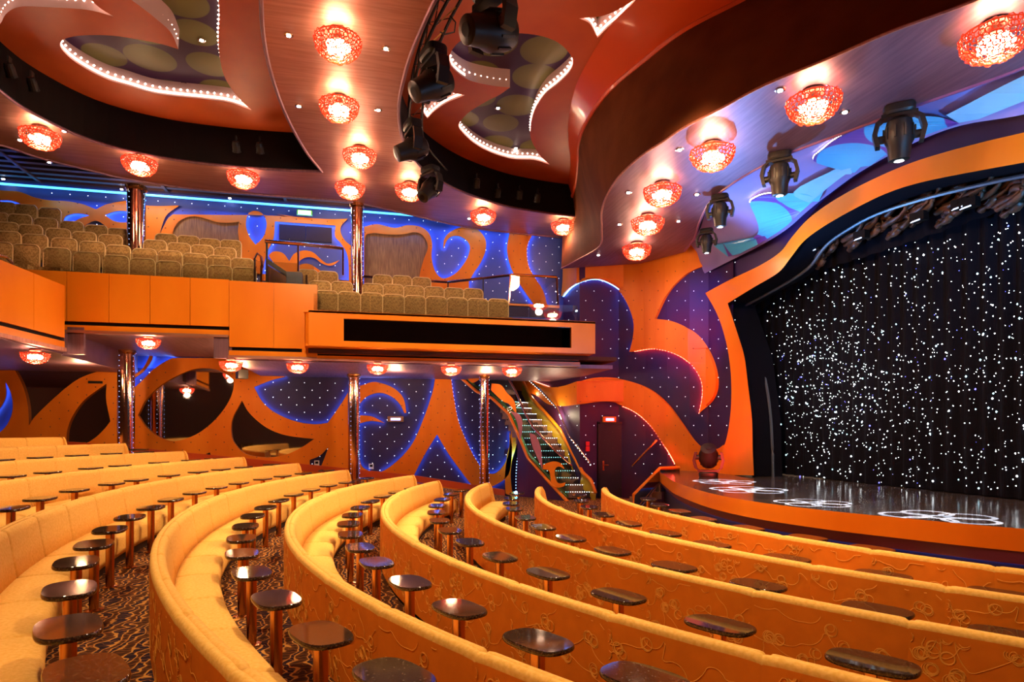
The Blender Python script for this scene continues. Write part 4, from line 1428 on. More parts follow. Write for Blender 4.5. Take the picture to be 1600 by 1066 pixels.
LS = [(55, 560, ZSO, 'leftmost small red glass lamp under the side balcony'), (232, 538, 2.18 + EYE, 'small red glass lamp in the raised soffit above the thick copper column'), (361, 573, ZSO, 'small red glass lamp at the soffit step beside the dark spotlight'),
      (465, 576, ZSO, 'small red glass lamp under the balcony above the indigo leaf shape'), (590, 578, ZSO, 'small red glass lamp right of the middle copper column'), (705, 580, ZSO, 'small red glass lamp left of the slim column by the stairs'), (800, 582, ZSO, 'rightmost small red glass lamp, over the staircase')]
first = {}
for arr, src, R, grp, P_ in ((LA, big, .37, 'large red glass ceiling lamps', 70), (LS, small, .25, 'small red glass lamps under the balcony', 34)):
    for i, (x, y, z, lab) in enumerate(arr):
        c = hor(x, y, z - R * .80)
        c.z = z
        if i == 0:
            src.location = c
            src['label'] = lab
            o = src
        else:
            o = dup(src, c, i * .7, lab, grp)
        lamp_light('lamp_glow', 'POINT', (c.x, c.y, c.z - R * .60), P_, WARM, R * .30)
        lamp_light('lamp_glow', 'POINT', (c.x, c.y, c.z - R * 1.35), P_ * .8, WARM, R * .35)

# ------------------------------------------------------------------ sofas
def onscreen(p, mg=420):
    q = proj(p)
    return q is not None and -mg < q[0] < 1600 + mg and q[1] < 1066 + 500


CUSH = [(.045, .80), (.050, .845), (.078, .857), (.110, .845), (.130, .79), (.158, .60), (.19, .40), (.09, .38), (.045, .40)]
SEAT = [(.155, .30), (.155, .415), (.33, .43), (.50, .425), (.575, .40), (.60, .34), (.59, .20), (.57, .12), (.28, .12)]


def arcpt(k, a, q, z):
    cx, cy, r, _, _ = ROWS[k]
    return Vector((cx - (r - q) * math.cos(a), cy + (r - q) * math.sin(a), FLZ[k] + z))


def sweep(k, a0, a1, prof, puff=.042, nseg=8, ts=None, flat=False):
    """cushion: profile swept along the arc between two angles, pulled in at the ends to make the seams"""
    ts = ts or [0, .006, .015, .03, .05, .15, .3, .43, .57, .7, .85, .95, .97, .985, .994, 1]
    cq = sum(p[0] for p in prof) / len(prof)
    cz = sum(p[1] for p in prof) / len(prof)
    vs, fs = [], []
    n = len(prof)
    for t in ts:
        e = min(t, 1 - t)
        s_ = puff * max(0, 1 - e / .04) ** 1.8
        for q, z in prof:
            d = math.hypot(q - cq, z - cz)
            f = 1 - s_ / max(d, .05)
            vs.append(arcpt(k, a0 + (a1 - a0) * t, cq + (q - cq) * f, cz + (z - cz) * f))
    for i in range(len(ts) - 1):
        for j in range(n):
            fs.append((i * n + j, i * n + (j + 1) % n, (i + 1) * n + (j + 1) % n, (i + 1) * n + j))
    fs += [tuple(range(n)), tuple(range((len(ts) - 1) * n, len(ts) * n))]
    return vs, fs


def curls(L, H, seed):
    """wandering couched cord with small loops, like the embroidery on the sofa backs"""
    rn = random.Random(seed)
    paths = []
    for lane in range(4):
        zc = H * (lane + .5) / 4
        x, z, a = .02, zc + rn.uniform(-.04, .04), rn.uniform(-.5, .5)
        pts = [(x, z)]
        while x < L - .03 and len(pts) < 900:
            mode = rn.random()
            if mode < .55:          # clover of loops
                for q in range(rn.choice((2, 3, 4))):
                    rad = rn.uniform(.026, .044)
                    n = 14
                    sgn = 1
                    for _ in range(n + rn.choice((2, 4))):
                        a += sgn * 2 * PI / n
                        x += math.cos(a) * 2 * PI * rad / n
                        z += math.sin(a) * 2 * PI * rad / n
                        pts.append((x, z))
            else:
                w = rn.uniform(-1, 1) * 17
                for _ in range(rn.choice((6, 9, 12))):
                    a += w * .011
                    x += math.cos(a) * .014
                    z += math.sin(a) * .014
                    pts.append((x, z))
            # steer back towards the lane and along the panel
            tgt = math.atan2((zc - z) * 2.2, .18) + rn.uniform(-.6, .6)
            for _ in range(4):
                dd = (tgt - a + PI) % (2 * PI) - PI
                a += dd * .35
                x += math.cos(a) * .013
                z += math.sin(a) * .013
                pts.append((x, z))
        paths.append([p for p in pts if .012 < p[0] < L - .012 and .012 < p[1] < H - .012])
    return paths


ORD = ['first', 'second', 'third', 'fourth', 'fifth', 'sixth', 'seventh', 'eighth', 'ninth', 'tenth', 'eleventh', 'twelfth', 'thirteenth', 'fourteenth', 'fifteenth', 'sixteenth', 'seventeenth', 'eighteenth', 'nineteenth', 'twentieth']
CURL = [curls(1.08, .68, s_) for s_ in range(6)]
for k in range(1, 12):
    cx, cy, r, h, ye = ROWS[k]
    U = 1.07
    amax = math.asin((ye - cy) / r)
    da = U / r
    root = empty('curved_sofa', arcpt(k, amax, .35, 0), 'long curved gold and orange sofa, %s row counted from the stage' % ORD[k - 1], 'sofa', 'curved sofa rows')
    org = Vector(root.location)
    nun = 0
    a = amax
    units = []
    while a - da > -1.25 and nun < 70:
        m_ = arcpt(k, a - da / 2, .1, .8)
        if onscreen(m_) or onscreen(arcpt(k, a, .1, .8)) or onscreen(arcpt(k, a - da, .1, .8)):
            units.append((a, a - da))
        a -= da
        nun += 1
    base = MB()
    for i, (a0, a1) in enumerate(units):
        vs, fs = sweep(k, a0, a1, CUSH)
        mesh('back_cushion', [v - org for v in vs], fs, GOLD, None, root, smooth=True)
        if onscreen(arcpt(k, (a0 + a1) / 2, .5, .45), 200):
            vs, fs = sweep(k, a0, a1, SEAT, .042)
            mesh('seat_cushion', [v - org for v in vs], fs, GOLD, None, root, smooth=True)
        if True:
            b1_ = a1
            prof = [(0, .10), (0, .815), (.004, .842), (.020, .858), (.042, .862), (.056, .852), (.056, .80), (.03, .79), (.03, .10)]
            tt_ = [0, .006, .012] + [j / 10 for j in range(1, 10)] + [.988, .994, 1]
            vs, fs = sweep(k, a0, b1_, prof, .013, ts=tt_)
            n0 = len(fs)
            mi = [0 if (q % 9 in (0, 7, 8) or q >= n0 - 2) else 2 for q in range(n0)]
            if k <= 7:
                Lp = abs(a0 - b1_) * r
                for path in CURL[(i + k * 2) % 6]:
                    pp = [p for p in path if p[0] < Lp - .015]
                    if len(pp) < 3:
                        continue
                    bi = len(vs)
                    prevn = None
                    for j, (s__, zz) in enumerate(pp):
                        p2 = pp[min(j + 1, len(pp) - 1)]
                        p1_ = pp[max(j - 1, 0)]
                        tx, tz = p2[0] - p1_[0], p2[1] - p1_[1]
                        ln_ = math.hypot(tx, tz) or 1
                        nx, nz = -tz / ln_ * .0032, tx / ln_ * .0032
                        for sg, qq in ((1, -.0025), (0, -.004), (-1, -.0025)):
                            aa = a0 - (s__ + nx * sg) / r
                            vs.append(arcpt(k, aa, qq, .115 + zz + nz * sg))
                    for j in range(len(pp) - 1):
                        if math.hypot(pp[j + 1][0] - pp[j][0], pp[j + 1][1] - pp[j][1]) > .03:
                            continue
                        b_ = bi + j * 3
                        fs += [(b_, b_ + 3, b_ + 4, b_ + 1), (b_ + 1, b_ + 4, b_ + 5, b_ + 2)]
                        mi += [1, 1]
            bp_ = mesh('back_panel', [v - org for v in vs], fs, [BACKP, STITCH, GOLD], mi, root, recalc=False)
            autosmooth(bp_, 50)
    if units:
        prof = [(.05, 0), (.05, .12), (.52, .12), (.52, 0)]
        vs, fs = sweep(k, units[0][0], units[-1][1], prof, 0, ts=[j / 60 for j in range(61)])
        mesh('plinth', [v - org for v in vs], fs, DARKB, None, root)
        # upholstered end cap at the aisle
        if units[0][0] == amax:
            cap = [(0, .1), (0, .82), (.05, .865), (.12, .86), (.18, .76), (.26, .42), (.54, .43), (.61, .38), (.61, .1)]
            vs = [arcpt(k, amax, q, z) - org for q, z in cap] + [arcpt(k, amax + .045 / r, q, z) - org for q, z in cap]
            n = len(cap)
            mesh('end_cap', vs, [tuple(range(n)), tuple(range(n, 2 * n))] + [(i, (i + 1) % n, n + (i + 1) % n, n + i) for i in range(n)], GOLD, None, root)

# ------------------------------------------------------------------ pedestal tables
TAB = {1: [(1013, 779), (1031, 788), (1062, 798), (1099, 810), (1169, 824), (1262, 839), (1362, 856)],
2: [(905, 773), (908, 782), (921, 791.6), (943, 803), (982, 817), (1040, 832), (1112, 849.5), (1229, 871), (1379, 897), (1566, 925.6)],
3: [(808, 770), (799, 778), (798, 786), (804, 794.4), (821, 808), (849, 822.6), (892, 839.6), (957, 859.4), (1053, 883.6), (1184, 912.5), (1370, 950.7), (1581, 991)],
4: [(720, 765.5), (705.4, 771.7), (690.8, 779.8), (683, 789.4), (681.9, 799.6), (686.7, 812.6), (703, 828), (733.9, 845.9), (781, 868.7), (856, 894), (966, 929), (1124, 974), (1362, 1032)],
5: [(635, 762), (615, 768), (598, 774.5), (578.6, 782.5), (563, 792.5), (550.5, 804), (544.3, 817.3), (547.5, 834), (562.5, 854), (588, 877.5), (640, 908), (717, 948.5), (840, 999), (1007, 1057)],
6: [(571, 747), (542, 753), (513, 758), (485.7, 764.6), (459, 772), (435.5, 781), (415, 792), (395, 805), (383.5, 821), (377, 840), (378, 863.5), (393, 893), (431.5, 934), (501, 988), (615, 1053)],
7: [(508, 734.6), (472.6, 738.8), (439, 743), (404, 747.6), (371, 754), (335.6, 761), (304, 769), (267, 779.6), (236, 792), (203, 807), (172, 826), (147, 849), (119, 877), (109, 918.7), (103, 978), (127, 1050)],
8: [(409.7, 725), (371, 729), (331, 732.5), (292.5, 736.4), (251, 742), (208.5, 749), (163, 755), (114, 765), (63, 778), (17, 793)],
9: [(308.5, 715.7), (267, 718), (221.7, 721.7), (174, 726.6), (123, 730.6), (69, 737), (16, 743)],
10: [(205, 704), (159.6, 707), (106, 709.8), (51, 713), (2, 716)], 11: [(104, 693), (44.7, 695)]}
TZ = BH - .20
tab = empty('pedestal_table', (0, 0, 0), '', 'table', 'granite pedestal tables')
t_ = MB().lathe((0, 0, 0), [(.95, TZ - .034), (.985, TZ - .028), (1.0, TZ - .017), (.99, TZ - .006), (.965, TZ)], 36, sq=2.9, ax=.165, ay=.265).build('table_top', GRAN, tab)
autosmooth(t_, 35)
autosmooth(MB().lathe((0, 0, 0), [(.042, .01), (.042, TZ - .05), (.10, TZ - .036)], 20, sq=4).build('pedestal', BRASS, tab))
autosmooth(MB().lathe((0, 0, 0), [(.085, 0), (.085, .01), (.05, .02)], 20).build('base_plate', BRASS, tab))
started = False
for k, L in TAB.items():
    cx, cy, r, h, ye = ROWS[k]
    for i, (x, y) in enumerate(L):
        zt = FLZ[k] + TZ
        if k >= 10:
            a_ = math.asin(min(.99, (ye - .2 - cy - i * 1.07) / r))
            c = arcpt(k, a_, .9, 0)
        else:
            c = hor(x, y, zt)
        if c.y > ye + .1 and k < 10:     # beyond the row end: keep the same line, on the aisle carpet
            pass
        dq = r - math.hypot(c.x - cx, c.y - cy)
        if dq < .70:      # keep the pedestal clear of the seat
            f_ = (r - .70) / math.hypot(c.x - cx, c.y - cy)
            c = Vector((cx + (c.x - cx) * f_, cy + (c.y - cy) * f_, c.z))
        ang = math.atan2(c.y - cy, c.x - cx)
        c.z = FLZ[k]
        kn = ORD[k - 1]
        lab = 'granite table, %s sofa row from the stage, %s from the far aisle' % (kn, ORD[i])
        if not started:
            tab.location, tab.rotation_euler, tab['label'] = c, (0, 0, ang), lab
            started = True
        else:
            dup(tab, c, ang, lab, 'granite pedestal tables')
# thin dark shelf ledge by the thick column
o = MB().box(onY(195, 703, 19.0), (1.1, .25, .05)).build('column_shelf', GRAN)
tag(o, 'thin dark shelf around the foot of the thick copper column', 'shelf')

# ------------------------------------------------------------------ balcony seats
def rrect(w, h, r, n=5):
    pts = []
    for cx_, cz_, a0 in ((w / 2 - r, h - r, 0), (-w / 2 + r, h - r, 90), (-w / 2 + r * .4, r * .4, 180), (w / 2 - r * .4, r * .4, 270)):
        rr_ = r if cz_ > h / 2 else r * .4
        for j in range(n):
            a = math.radians(a0 + 90 * j / (n - 1))
            pts.append((cx_ + rr_ * math.cos(a), cz_ + rr_ * math.sin(a)))
    return pts


ch = empty('theatre_seat', (0, 0, 0), '', 'theatre seat', 'olive theatre seats on the balcony')
out = rrect(.565, .62, .12)
mb = MB()
n = len(out)
lay = [(.0, .93, .01), (-.035, 1, 0), (-.075, 1, 0), (-.105, .90, .02)]
for y, s_, _ in lay:
    mb.v += [Vector((x * s_, y + .02 * (z / .62), .40 + .31 + (z - .31) * s_)) for x, z in out]
for l in range(3):
    mb.f += [(l * n + j, l * n + (j + 1) % n, (l + 1) * n + (j + 1) % n, (l + 1) * n + j) for j in range(n)]
    mb.m += [0] * n
mb.f += [tuple(range(n)), tuple(range(3 * n, 4 * n))]
mb.m += [0, 0]
autosmooth(mb.build('backrest', OLIVE, ch), 50)
MB().tube([(x * .985, -.088 + .02 * z, .41 + z * .985) for x, z in out], .014, 5, closed=True).build('piping', PIPING, ch, smooth=True)
autosmooth(MB().box((0, -.32, .40), (.52, .46, .12)).build('seat', OLIVE, ch))
MB().lathe((0, -.25, 0), [(.15, 0), (.15, .02), (.04, .05), (.04, .34)], 12).build('pedestal', BLACKM, ch)
SEATS = [
 ('front row of left balcony', 16.55, S4, [(4, 333), (145, 345), (305, 363), (458, 385), (610, 402), (748, 418), (882, 432), (1020, 447), (1150, 455), (1275, 465)]),
 ('second row of left balcony', 17.45, S4, [(50, 278), (190, 293), (342, 313), (487, 330), (622, 350), (758, 368), (890, 378), (1018, 392), (1143, 403), (1265, 417)]),
 ('third row of left balcony', 18.25, S4, [(40, 230), (165, 243), (310, 262), (445, 280), (582, 295), (812, 322), (937, 337), (1057, 348), (1175, 362)]),
 ('fourth row of left balcony', 19.05, S4, [(-10, 178), (110, 188), (245, 208), (380, 225), (508, 245), (620, 262), (780, 280), (870, 290), (985, 300), (1095, 315), (1205, 322)]),
 ('back row of left balcony', 19.85, S4, [(30, 125), (140, 137), (265, 155)]),
 ('front row of right balcony', 16.5, S5, [(328, 520), (432, 525), (535, 530), (635, 537), (735, 543), (833, 547), (930, 552), (1025, 556), (1118, 558)]),
 ('middle row of right balcony', 17.5, S5, [(298, 475), (398, 478), (540, 487), (635, 490), (730, 497), (823, 502), (915, 507), (1003, 510)]),
 ('back row of right balcony', 18.9, S5, [(240, 422), (333, 430), (585, 447), (675, 450), (765, 458)])]
started = False
for nm, Y, S_, L in SEATS:
    for i, q in enumerate(zm(L, *S_)):
        c = onY(q[0], q[1], Y)
        c.z -= 1.02
        if any(abs(c.x - X_) < .42 and -.3 < c.y - 18.6 < .8 for X_ in (onY(213, 600, 18.6).x, onY(558, 600, 18.6).x)):
            continue
        lab = 'olive theatre seat, %s from the left, %s' % (ORD[i], nm)
        rz = random.uniform(-.03, .03)
        if not started:
            ch.location, ch['label'] = c, lab
            started = True
        else:
            dup(ch, c, rz, lab, 'olive theatre seats on the balcony')

# ------------------------------------------------------------------ moving stage lights
def mover(label, loc, s=1.0, pan=0, tilt=.3, lens=GLOWW, flip=False, parent=None, group=None):
    o = empty('moving_head_light', loc, label, 'stage light', group, pan)
    sg = -1 if not flip else 1
    o.scale = (s, s, s)
    autosmooth(MB().lathe((0, 0, 0), [(.19, 0), (.20, sg * .02), (.20, sg * .09), (.17, sg * .12)], 24, sq=3.5, ax=1.0, ay=.7).build('base_box', BLACKM, o), 30)
    yk = MB()
    arc = [(-.17, sg * .13), (-.26, sg * .20), (-.30, sg * .36), (-.26, sg * .54)]
    for sx in (-1, 1):
        pts = [Vector((sx * abs(x), 0, z)) for x, z in arc]
        for a, b in zip(pts[:-1], pts[1:]):
            yk.prism([a + Vector((-.03, -.07, 0)), a + Vector((.03, -.07, 0)), a + Vector((.03, .07, 0)), a + Vector((-.03, .07, 0))], b - a)
    yk.box((0, 0, sg * .135), (.44, .16, .05))
    yk.tube([(-.30, 0, sg * .43), (.30, 0, sg * .43)], .055, 12)
    yk.build('yoke', BLACKM, o)
    M = Matrix.Rotation(tilt, 3, 'X')
    c = (0, 0, sg * .44)
    sh = -sg
    hd = autosmooth(MB().lathe(c, [(.10, sh * .26), (.155, sh * .22), (.185, sh * .10), (.185, sh * -.04), (.15, sh * -.12), (.13, sh * -.30), (.115, sh * -.31)] if not flip else
                     [(.09, -.26), (.16, -.20), (.20, -.08), (.20, .08), (.165, .18), (.16, .26), (.13, .27)], 24, M=M).build('head', BLACKM, o), 35)
    rb = MB()
    for j in range(10):
        a = 2 * PI * j / 10
        rb.add([Vector(c) + M @ Vector((math.cos(a + d) * rr_, math.sin(a + d) * rr_, zz * sh)) for rr_ in (.18, .20) for d, zz in ((-.06, .14), (.06, .14), (.06, -.02), (-.06, -.02))],
               [(4, 5, 6, 7), (0, 1, 5, 4), (1, 2, 6, 5), (2, 3, 7, 6), (3, 0, 4, 7)])
    rb.build('cooling_rib', BLACKM, hd)
    zl = -.315 * sh if not flip else .28
    MB().lathe(c, [(.06, zl - .004), (.06, zl + (.004 if zl > 0 else -.004))], 16, M=M).build('lens', lens, hd)
    return o


for x, y, s_, tl, lab in [(1405, 166, 1.05, .12, 'nearest black moving stage light hanging at the lilac soffit'), (1218, 240, .95, .1, 'second black moving stage light at the lilac soffit'),
                          (1125, 305, .85, .1, 'third black moving stage light at the dark slot by the arch'), (1104, 358, .75, .05, 'smallest black moving stage light, above the curved wall')]:
    c = hor(x, y, ZR - .02)
    mover(lab, c, s_ * 1.05, -.72, tl)
    lamp_light('gobo_source', 'POINT', (c.x, c.y, c.z - .75), 2, (.8, .9, 1), .05)
for x, y, s_, tl, pan, lab in [(768, -22, 1.5, 1.25, 2.0, 'large black stage light cut by the top edge of the view'), (677, 78, 1.35, 1.0, 1.9, 'big black moving stage light under the lattice truss'),
                               (645, 192, 1.25, 1.1, 1.8, 'black moving stage light at the left bend of the dark slot'), (672, 262, 1.2, .75, 2.2, 'lowest black moving stage light beside a red lamp')]:
    c = hor(x, y, ZB - .05)
    mover(lab, c, s_, pan, tl, lens=BLACKM)
c = hor(1107, 746, ST)
c.z = ST
mover('black moving light standing on the stage corner', c, 1.15, -.55, .75, lens=BLACKM, flip=True)

# curved truss along the soffit edge
tr_px = [(735, -60), (700, 0), (672, 55), (652, 110), (640, 170), (642, 225), (668, 262), (700, 290), (745, 312), (800, 330), (860, 342)]
tp = [hor(x, y, ZB + .25) for x, y in smooth_loop(tr_px, 5, False)]
ts_ = empty('lighting_truss', (0, 0, 0), 'black curved lattice truss along the inner edge of the copper soffit', 'truss')
up_o = Vector((0, 0, .28))
MB().tube(tp, .028, 6).build('lower_chord', BLACKM, ts_)
MB().tube([p + up_o for p in tp], .028, 6).build('upper_chord', BLACKM, ts_)
side = [p + Vector((.28, -.1, .14)) for p in tp]
MB().tube(side, .028, 6).build('side_chord', BLACKM, ts_)
lc = MB()
rs_ = resample(tp, 40)
rs2 = resample(side, 40)
for i in range(39):
    a = rs_[i] if i % 2 else rs_[i] + up_o
    b = rs_[i + 1] + up_o if i % 2 else rs_[i + 1]
    lc.tube([a, b], .012, 4)
    lc.tube([rs2[i], b], .012, 4)
lc.build('lattice', STEEL, ts_)
MB().tube([hor(703, 25, ZB), hor(712, 35, ZB - .1), hor(710, 50, ZB - .2), hor(695, 54, ZB - .1), hor(688, 50, ZB)], .012, 6).build('cable', BLACKM, ts_, smooth=True)
# small fixtures in the dark slots
for i, (x, y, z) in enumerate([(369, 228, ZB + .35), (406, 230, ZB + .35), (778, 300, ZB + .3), (812, 303, ZB + .3), (840, 308, ZB + .3), (745, 285, ZB + .3), (15, 108, ZB + .4), (50, 130, ZB + .4)]):
    c = hor(x, y, z)
    o = empty('slot_spotlight', c, 'small black spotlight in the dark ceiling slot, %s from the left' % ['fourth', 'fifth', 'seventh', 'eighth', 'rightmost', 'sixth', 'first', 'second'][i], 'spotlight', 'spotlights in the dark slot')
    MB().lathe((0, 0, 0), [(.07, .10), (.09, .02), (.09, -.10), (.10, -.14)], 14, M=Matrix.Rotation(.7, 3, 'X')).build('housing', BLACKM, o)
    MB().lathe((0, 0, 0), [(.07, -.125), (.07, -.135)], 14, M=Matrix.Rotation(.7, 3, 'X')).build('lens', STEEL, o)
    MB().box((0, 0, .16), (.03, .12, .14)).build('bracket', BLACKM, o)

# stage rigging behind the arch: bunched drapes and fixtures on a pipe
rp = [onX(x, y, XC - .45) for x, y in ((1250, 408), (1310, 372), (1380, 345), (1450, 322), (1530, 304), (1640, 285))]
rg = empty('rigging_pipe', (0, 0, 0), 'dark sloping pipe under the arch carrying the upper stage fixtures', 'pipe')
MB().tube([p + Vector((0, 0, .35)) for p in rp], .04).build('pipe', BLACKM, rg)
DR = mat('brown_drape', (.06, .028, .016), .45, build=noisy((.02, .01, .006), (.12, .055, .03), 5, (1, 1, 1)))
rr = random.Random(9)
for i in range(11):
    p = resample(rp, 11)[i] + Vector((0, 0, -.05 - .12 * (i % 2)))
    mb = MB()
    for j in range(4):
        rad = .27 - .04 * j
        cpt = p + Vector((rr.uniform(-.1, .1), rr.uniform(-.12, .12), .20 - .10 * j))
        pts = []
        for q in range(18):
            a = 2 * PI * q / 18
            pts.append(cpt + Vector((.10 * math.cos(a), rad * 1.5 * math.cos(a + .3) + .03 * math.sin(5 * a), rad * .55 * math.sin(a) + .025 * math.cos(4 * a))))
        mb.tube(pts, [.05 + .018 * math.sin(3 * 2 * PI * q / 18 + j) for q in range(18)], 7, closed=True)
    o = mb.build('bunched_drape', DR, smooth=True)
    tag(o, 'gathered brown drape bundle under the arch, %s from the left' % ORD[i], 'drape', 'gathered drapes under the arch')
for i, (x, y) in enumerate([(1275, 392), (1346, 374), (1436, 346), (1515, 325), (1502, 326), (1562, 308)][:5]):
    c = onX(x, y, XC - .7)
    o = empty('profile_spot', c, 'dark stage spot with pale slit under the arch, %s from the left' % ORD[i], 'stage light', 'stage spots under the arch')
    MB().box((0, 0, .08), (.16, .26, .16), .2).build('housing', BLACK, o)
    MB().box((-.09, 0, .0), (.012, .2, .022)).build('lens', mat('slit_glow', (.7, .8, 1), emit=(.6, .75, 1), es=1.5) if 'slit_glow' not in bpy.data.materials else bpy.data.materials['slit_glow'], o)
o = empty('wing_fixture', onX(1190, 724, XA + .6), 'small dark fixture low on the black inner side of the arch', 'stage light')
MB().box((0, 0, 0), (.14, .2, .22)).build('housing', BLACKM, o)
MB().tube([(0, 0, .1), (0, 0, .3)], .015).build('bracket', BLACKM, o)

# gobo projections: loops of light thrown on the deck by real spots
def gobo(target, rad, power):
    src = Vector(target) + Vector((-.6, .3, 4.6))
    o = lamp_light('gobo_spot', 'SPOT', src, power, (.82, .93, 1), 0, target, 2 * math.degrees(math.atan(rad * 1.15 / 4.65)), .05)
    d = o.data
    d.use_nodes = True
    nt = d.node_tree
    em = nt.nodes['Emission']
    tc = nt.nodes.new('ShaderNodeTexCoord')
    sp2 = nt.nodes.new('ShaderNodeSeparateXYZ')
    nt.links.new(tc.outputs['Normal'], sp2.inputs[0])

    def mth(op, a, b=None):
        n = nt.nodes.new('ShaderNodeMath')
        n.operation = op
        for i, v in enumerate((a, b)):
            if v is None:
                continue
            if isinstance(v, (int, float)):
                n.inputs[i].default_value = v
            else:
                nt.links.new(v, n.inputs[i])
        return n.outputs[0]
    k = 4.65 / rad
    u = mth('MULTIPLY', mth('DIVIDE', sp2.outputs[0], sp2.outputs[2]), k)
    v = mth('MULTIPLY', mth('DIVIDE', sp2.outputs[1], sp2.outputs[2]), k)
    acc = None
    for j in range(6):
        if j < 5:
            a = 2 * PI * j / 5
            cu, cv, rr_ = .55 * math.cos(a), .55 * math.sin(a), .40
        else:
            cu, cv, rr_ = 0, 0, .22
        du, dv = mth('SUBTRACT', u, cu), mth('SUBTRACT', v, cv)
        L = mth('SQRT', mth('ADD', mth('MULTIPLY', du, du), mth('MULTIPLY', dv, dv)))
        s_ = mth('LESS_THAN', mth('ABSOLUTE', mth('SUBTRACT', L, rr_)), .05)
        acc = s_ if acc is None else mth('MAXIMUM', acc, s_)
    nt.links.new(acc, em.inputs['Strength'])


for x, y, rd, pw in ((1131, 753, .7, 26000), (1169, 765.5, .75, 26000), (1270, 786, .6, 20000), (1467, 808, .72, 20000)):
    gobo(hor(x, y, ST), rd, pw)

# ------------------------------------------------------------------ staircase
stc = empty('staircase', (0, 0, 0), 'steep carpeted staircase with lit step edges beside the plum door', 'staircase')
lf = [(887, 784, 18.0), (857, 752, 18.6), (825, 716, 19.3), (810, 680, 19.7), (795, 647, 20.05), (768, 622, 20.25), (745, 612, 20.3), (714, 585, 20.35)]
rt = [(929, 777, 18.0), (922, 757, 18.25), (909, 745, 18.5), (893, 715, 19.1), (874, 678, 19.8), (852, 652, 20.5), (828, 626, 21.4), (815, 600, 22.2)]
LF = resample([onY(*q) for q in lf], 60)
RT = resample([onY(*q) for q in rt], 60)


def at_z(P, z):
    for a, b in zip(P[:-1], P[1:]):
        if (a.z - z) * (b.z - z) <= 0 and abs(a.z - b.z) > 1e-6:
            return a.lerp(b, (z - a.z) / (b.z - a.z))
    return P[0] if abs(P[0].z - z) < abs(P[-1].z - z) else P[-1]


for i in range(15):
    z = .02 + .205 * (i + 1)
    a, b = at_z(LF, z + .25), at_z(RT, z + .2)
    a2, b2_ = at_z(LF, z + .47), at_z(RT, z + .42)
    a2 = a2 + Vector((0, .25, 0))
    b2_ = b2_ + Vector((0, .25, 0))
    a.x = max(a.x, b.x - 1.25)
    a2.x = max(a2.x, b2_.x - 1.25)
    A_, B_ = Vector((a.x, a.y, z)), Vector((b.x, b.y, z))
    C_, D_ = Vector((b2_.x, b2_.y, z)), Vector((a2.x, a2.y, z))
    mb = MB().prism([A_, B_, C_, D_], (0, 0, -.2))
    t = mb.build('step', TREAD, stc)
    nb = MB()
    m_ = max(6, int((B_ - A_).length / .07))
    for q in range(m_):
        octa(nb, A_.lerp(B_, (q + .5) / m_) + Vector((0, -.02, -.012)), .0085)
    nb.build('nosing_lights', GLOWW, t, recalc=False)
# skirt under the left side, orange string, glass and handrail
vs = []
SKP = [p for p in LF if p.z < 2.05]
for p in SKP:
    vs += [(p.x, p.y, max(aisle(p.x) - .1, -.3)), (p.x, p.y, p.z)]
mesh('skirt', vs, [(2 * i, 2 * i + 1, 2 * i + 3, 2 * i + 2) for i in range(len(SKP) - 1)], PURP, parent=stc, recalc=False, smooth=True)
MB().tube(LF, .055, 6).build('string_trim', ORANGE_F, stc, smooth=True)
MB().tube([p + Vector((.02, .05, .14)) for p in LF], .04, 6).build('string_trim', mat('green_edge', (.18, .38, .10), .25, coat=.3), stc, smooth=True)
hl = [(893, 728, 18.0), (862, 699, 18.6), (832, 667, 19.3), (820, 645, 19.6), (805, 610, 20.0), (790, 586, 20.3)]
HL = resample([onY(*q) for q in hl], 30)
MB().tube(HL, .035, 8).build('handrail', CHROME, stc, smooth=True)
g = resample([p for p in LF if p.z < 3.6], 30)
H2 = [HL[i] for i in range(30)]
mesh('glass_balustrade', [v for p, q in zip(g, H2) for v in (p, q)], [(2 * i, 2 * i + 1, 2 * i + 3, 2 * i + 2) for i in range(29)], GLASST, parent=stc, recalc=False, smooth=True)
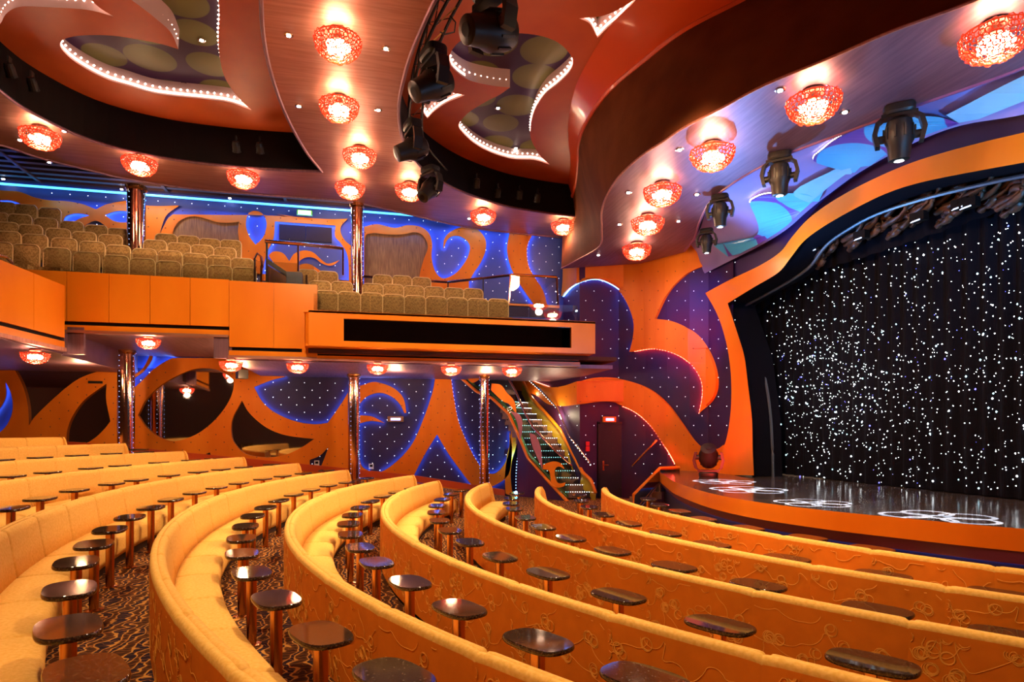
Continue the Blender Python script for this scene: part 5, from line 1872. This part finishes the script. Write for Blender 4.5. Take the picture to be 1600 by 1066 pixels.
for pts, m in ((zm([(640, 710, 1), (700, 690), (745, 700), (770, 735, 1), (735, 720), (712, 740), (715, 790), (735, 820), (775, 815, 1), (765, 838), (720, 845), (690, 815), (680, 750), (640, 735, 1)], 3.807, 680, 540), ORANGE),
               (zm([(335, 225, 1), (390, 235), (425, 280), (470, 330), (480, 400), (440, 350), (400, 330), (330, 265, 1)], 3.807, 680, 540), ORANGE),
               (zm([(195, 168, 1), (265, 168, 1), (262, 200), (225, 222), (200, 205)], 3.807, 680, 540), ORANGE),
               (zm([(440, 390, 1), (500, 410), (520, 470), (505, 560), (490, 470), (470, 420)], 3.807, 680, 540), mat('mauve_swirl', (.35, .12, .22), .4)),
               (zm([(560, 520, 1), (600, 540), (630, 620), (638, 740, 1), (600, 650), (575, 590)], 3.807, 680, 540), bpy.data.materials['mauve_swirl'] if 'mauve_swirl' in bpy.data.materials else ORANGE)):
    o, _ = cutout('swirl_ornament', pts, [], lambda x, y, off: onY(x, y, 17.95 + (890 - x) / 90 * 1.15 - off), 0, .03, [m])
    o.parent = stc
# right side: yellow curved string wall and lit handrail
vs = []
for p in RT:
    vs += [(p.x, p.y, p.z - .35), (p.x + .05, p.y, p.z + .12)]
mesh('string_wall', vs, [(2 * i, 2 * i + 1, 2 * i + 3, 2 * i + 2) for i in range(59)], YELL, parent=stc, recalc=False, smooth=True)
MB().tube([p + Vector((.03, 0, .12)) for p in RT], .06, 6).build('string_trim', ORANGE_F, stc, smooth=True)
hr = [(922, 724, 18.3), (890, 682, 18.9), (870, 637, 19.8), (845, 610, 20.5), (819, 586, 21.3)]
HR = resample([onY(*q) for q in hr], 40)
h_ = MB().tube(HR, .03, 8).build('handrail', STEEL, stc, smooth=True)
bb = MB()
for i in range(0, 40):
    octa(bb, HR[i] + Vector((0, -.03, -.05)), .014)
bb.build('rail_light', GLOWW, h_, recalc=False)
lamp_light('stair_light', 'POINT', (6.0, 19.6, 2.6), 40, (1, .8, .5), .1)
lamp_light('stair_light', 'POINT', (5.9, 21.5, 3.4), 25, (1, .8, .5), .1)
lamp_light('cyan_light', 'POINT', onY(806, 712, 20.2), 22, (.1, .6, 1), .05)
# backlit tail of the cladding at the stair foot
tl_, _ = cutout('cladding_tail', [(799, 652, 1), (808, 680), (806, 700), (800, 720), (798, 745), (801, 775, 1), (790, 772, 1), (789, 745), (792, 715), (797, 690)], [], wallmap(YW), 0, .1, [ORANGE])
tag(tl_, 'thin orange flame-shaped strip beside the cyan glow at the stair foot', 'wall panel')
strip(smooth_loop([(822, 672), (812, 700), (807, 730), (806, 770)], 6, False), wallmap(YW), 0, .1, LEDCY, LEDBD, tl_, closed=False, br=.02, bead=.1)
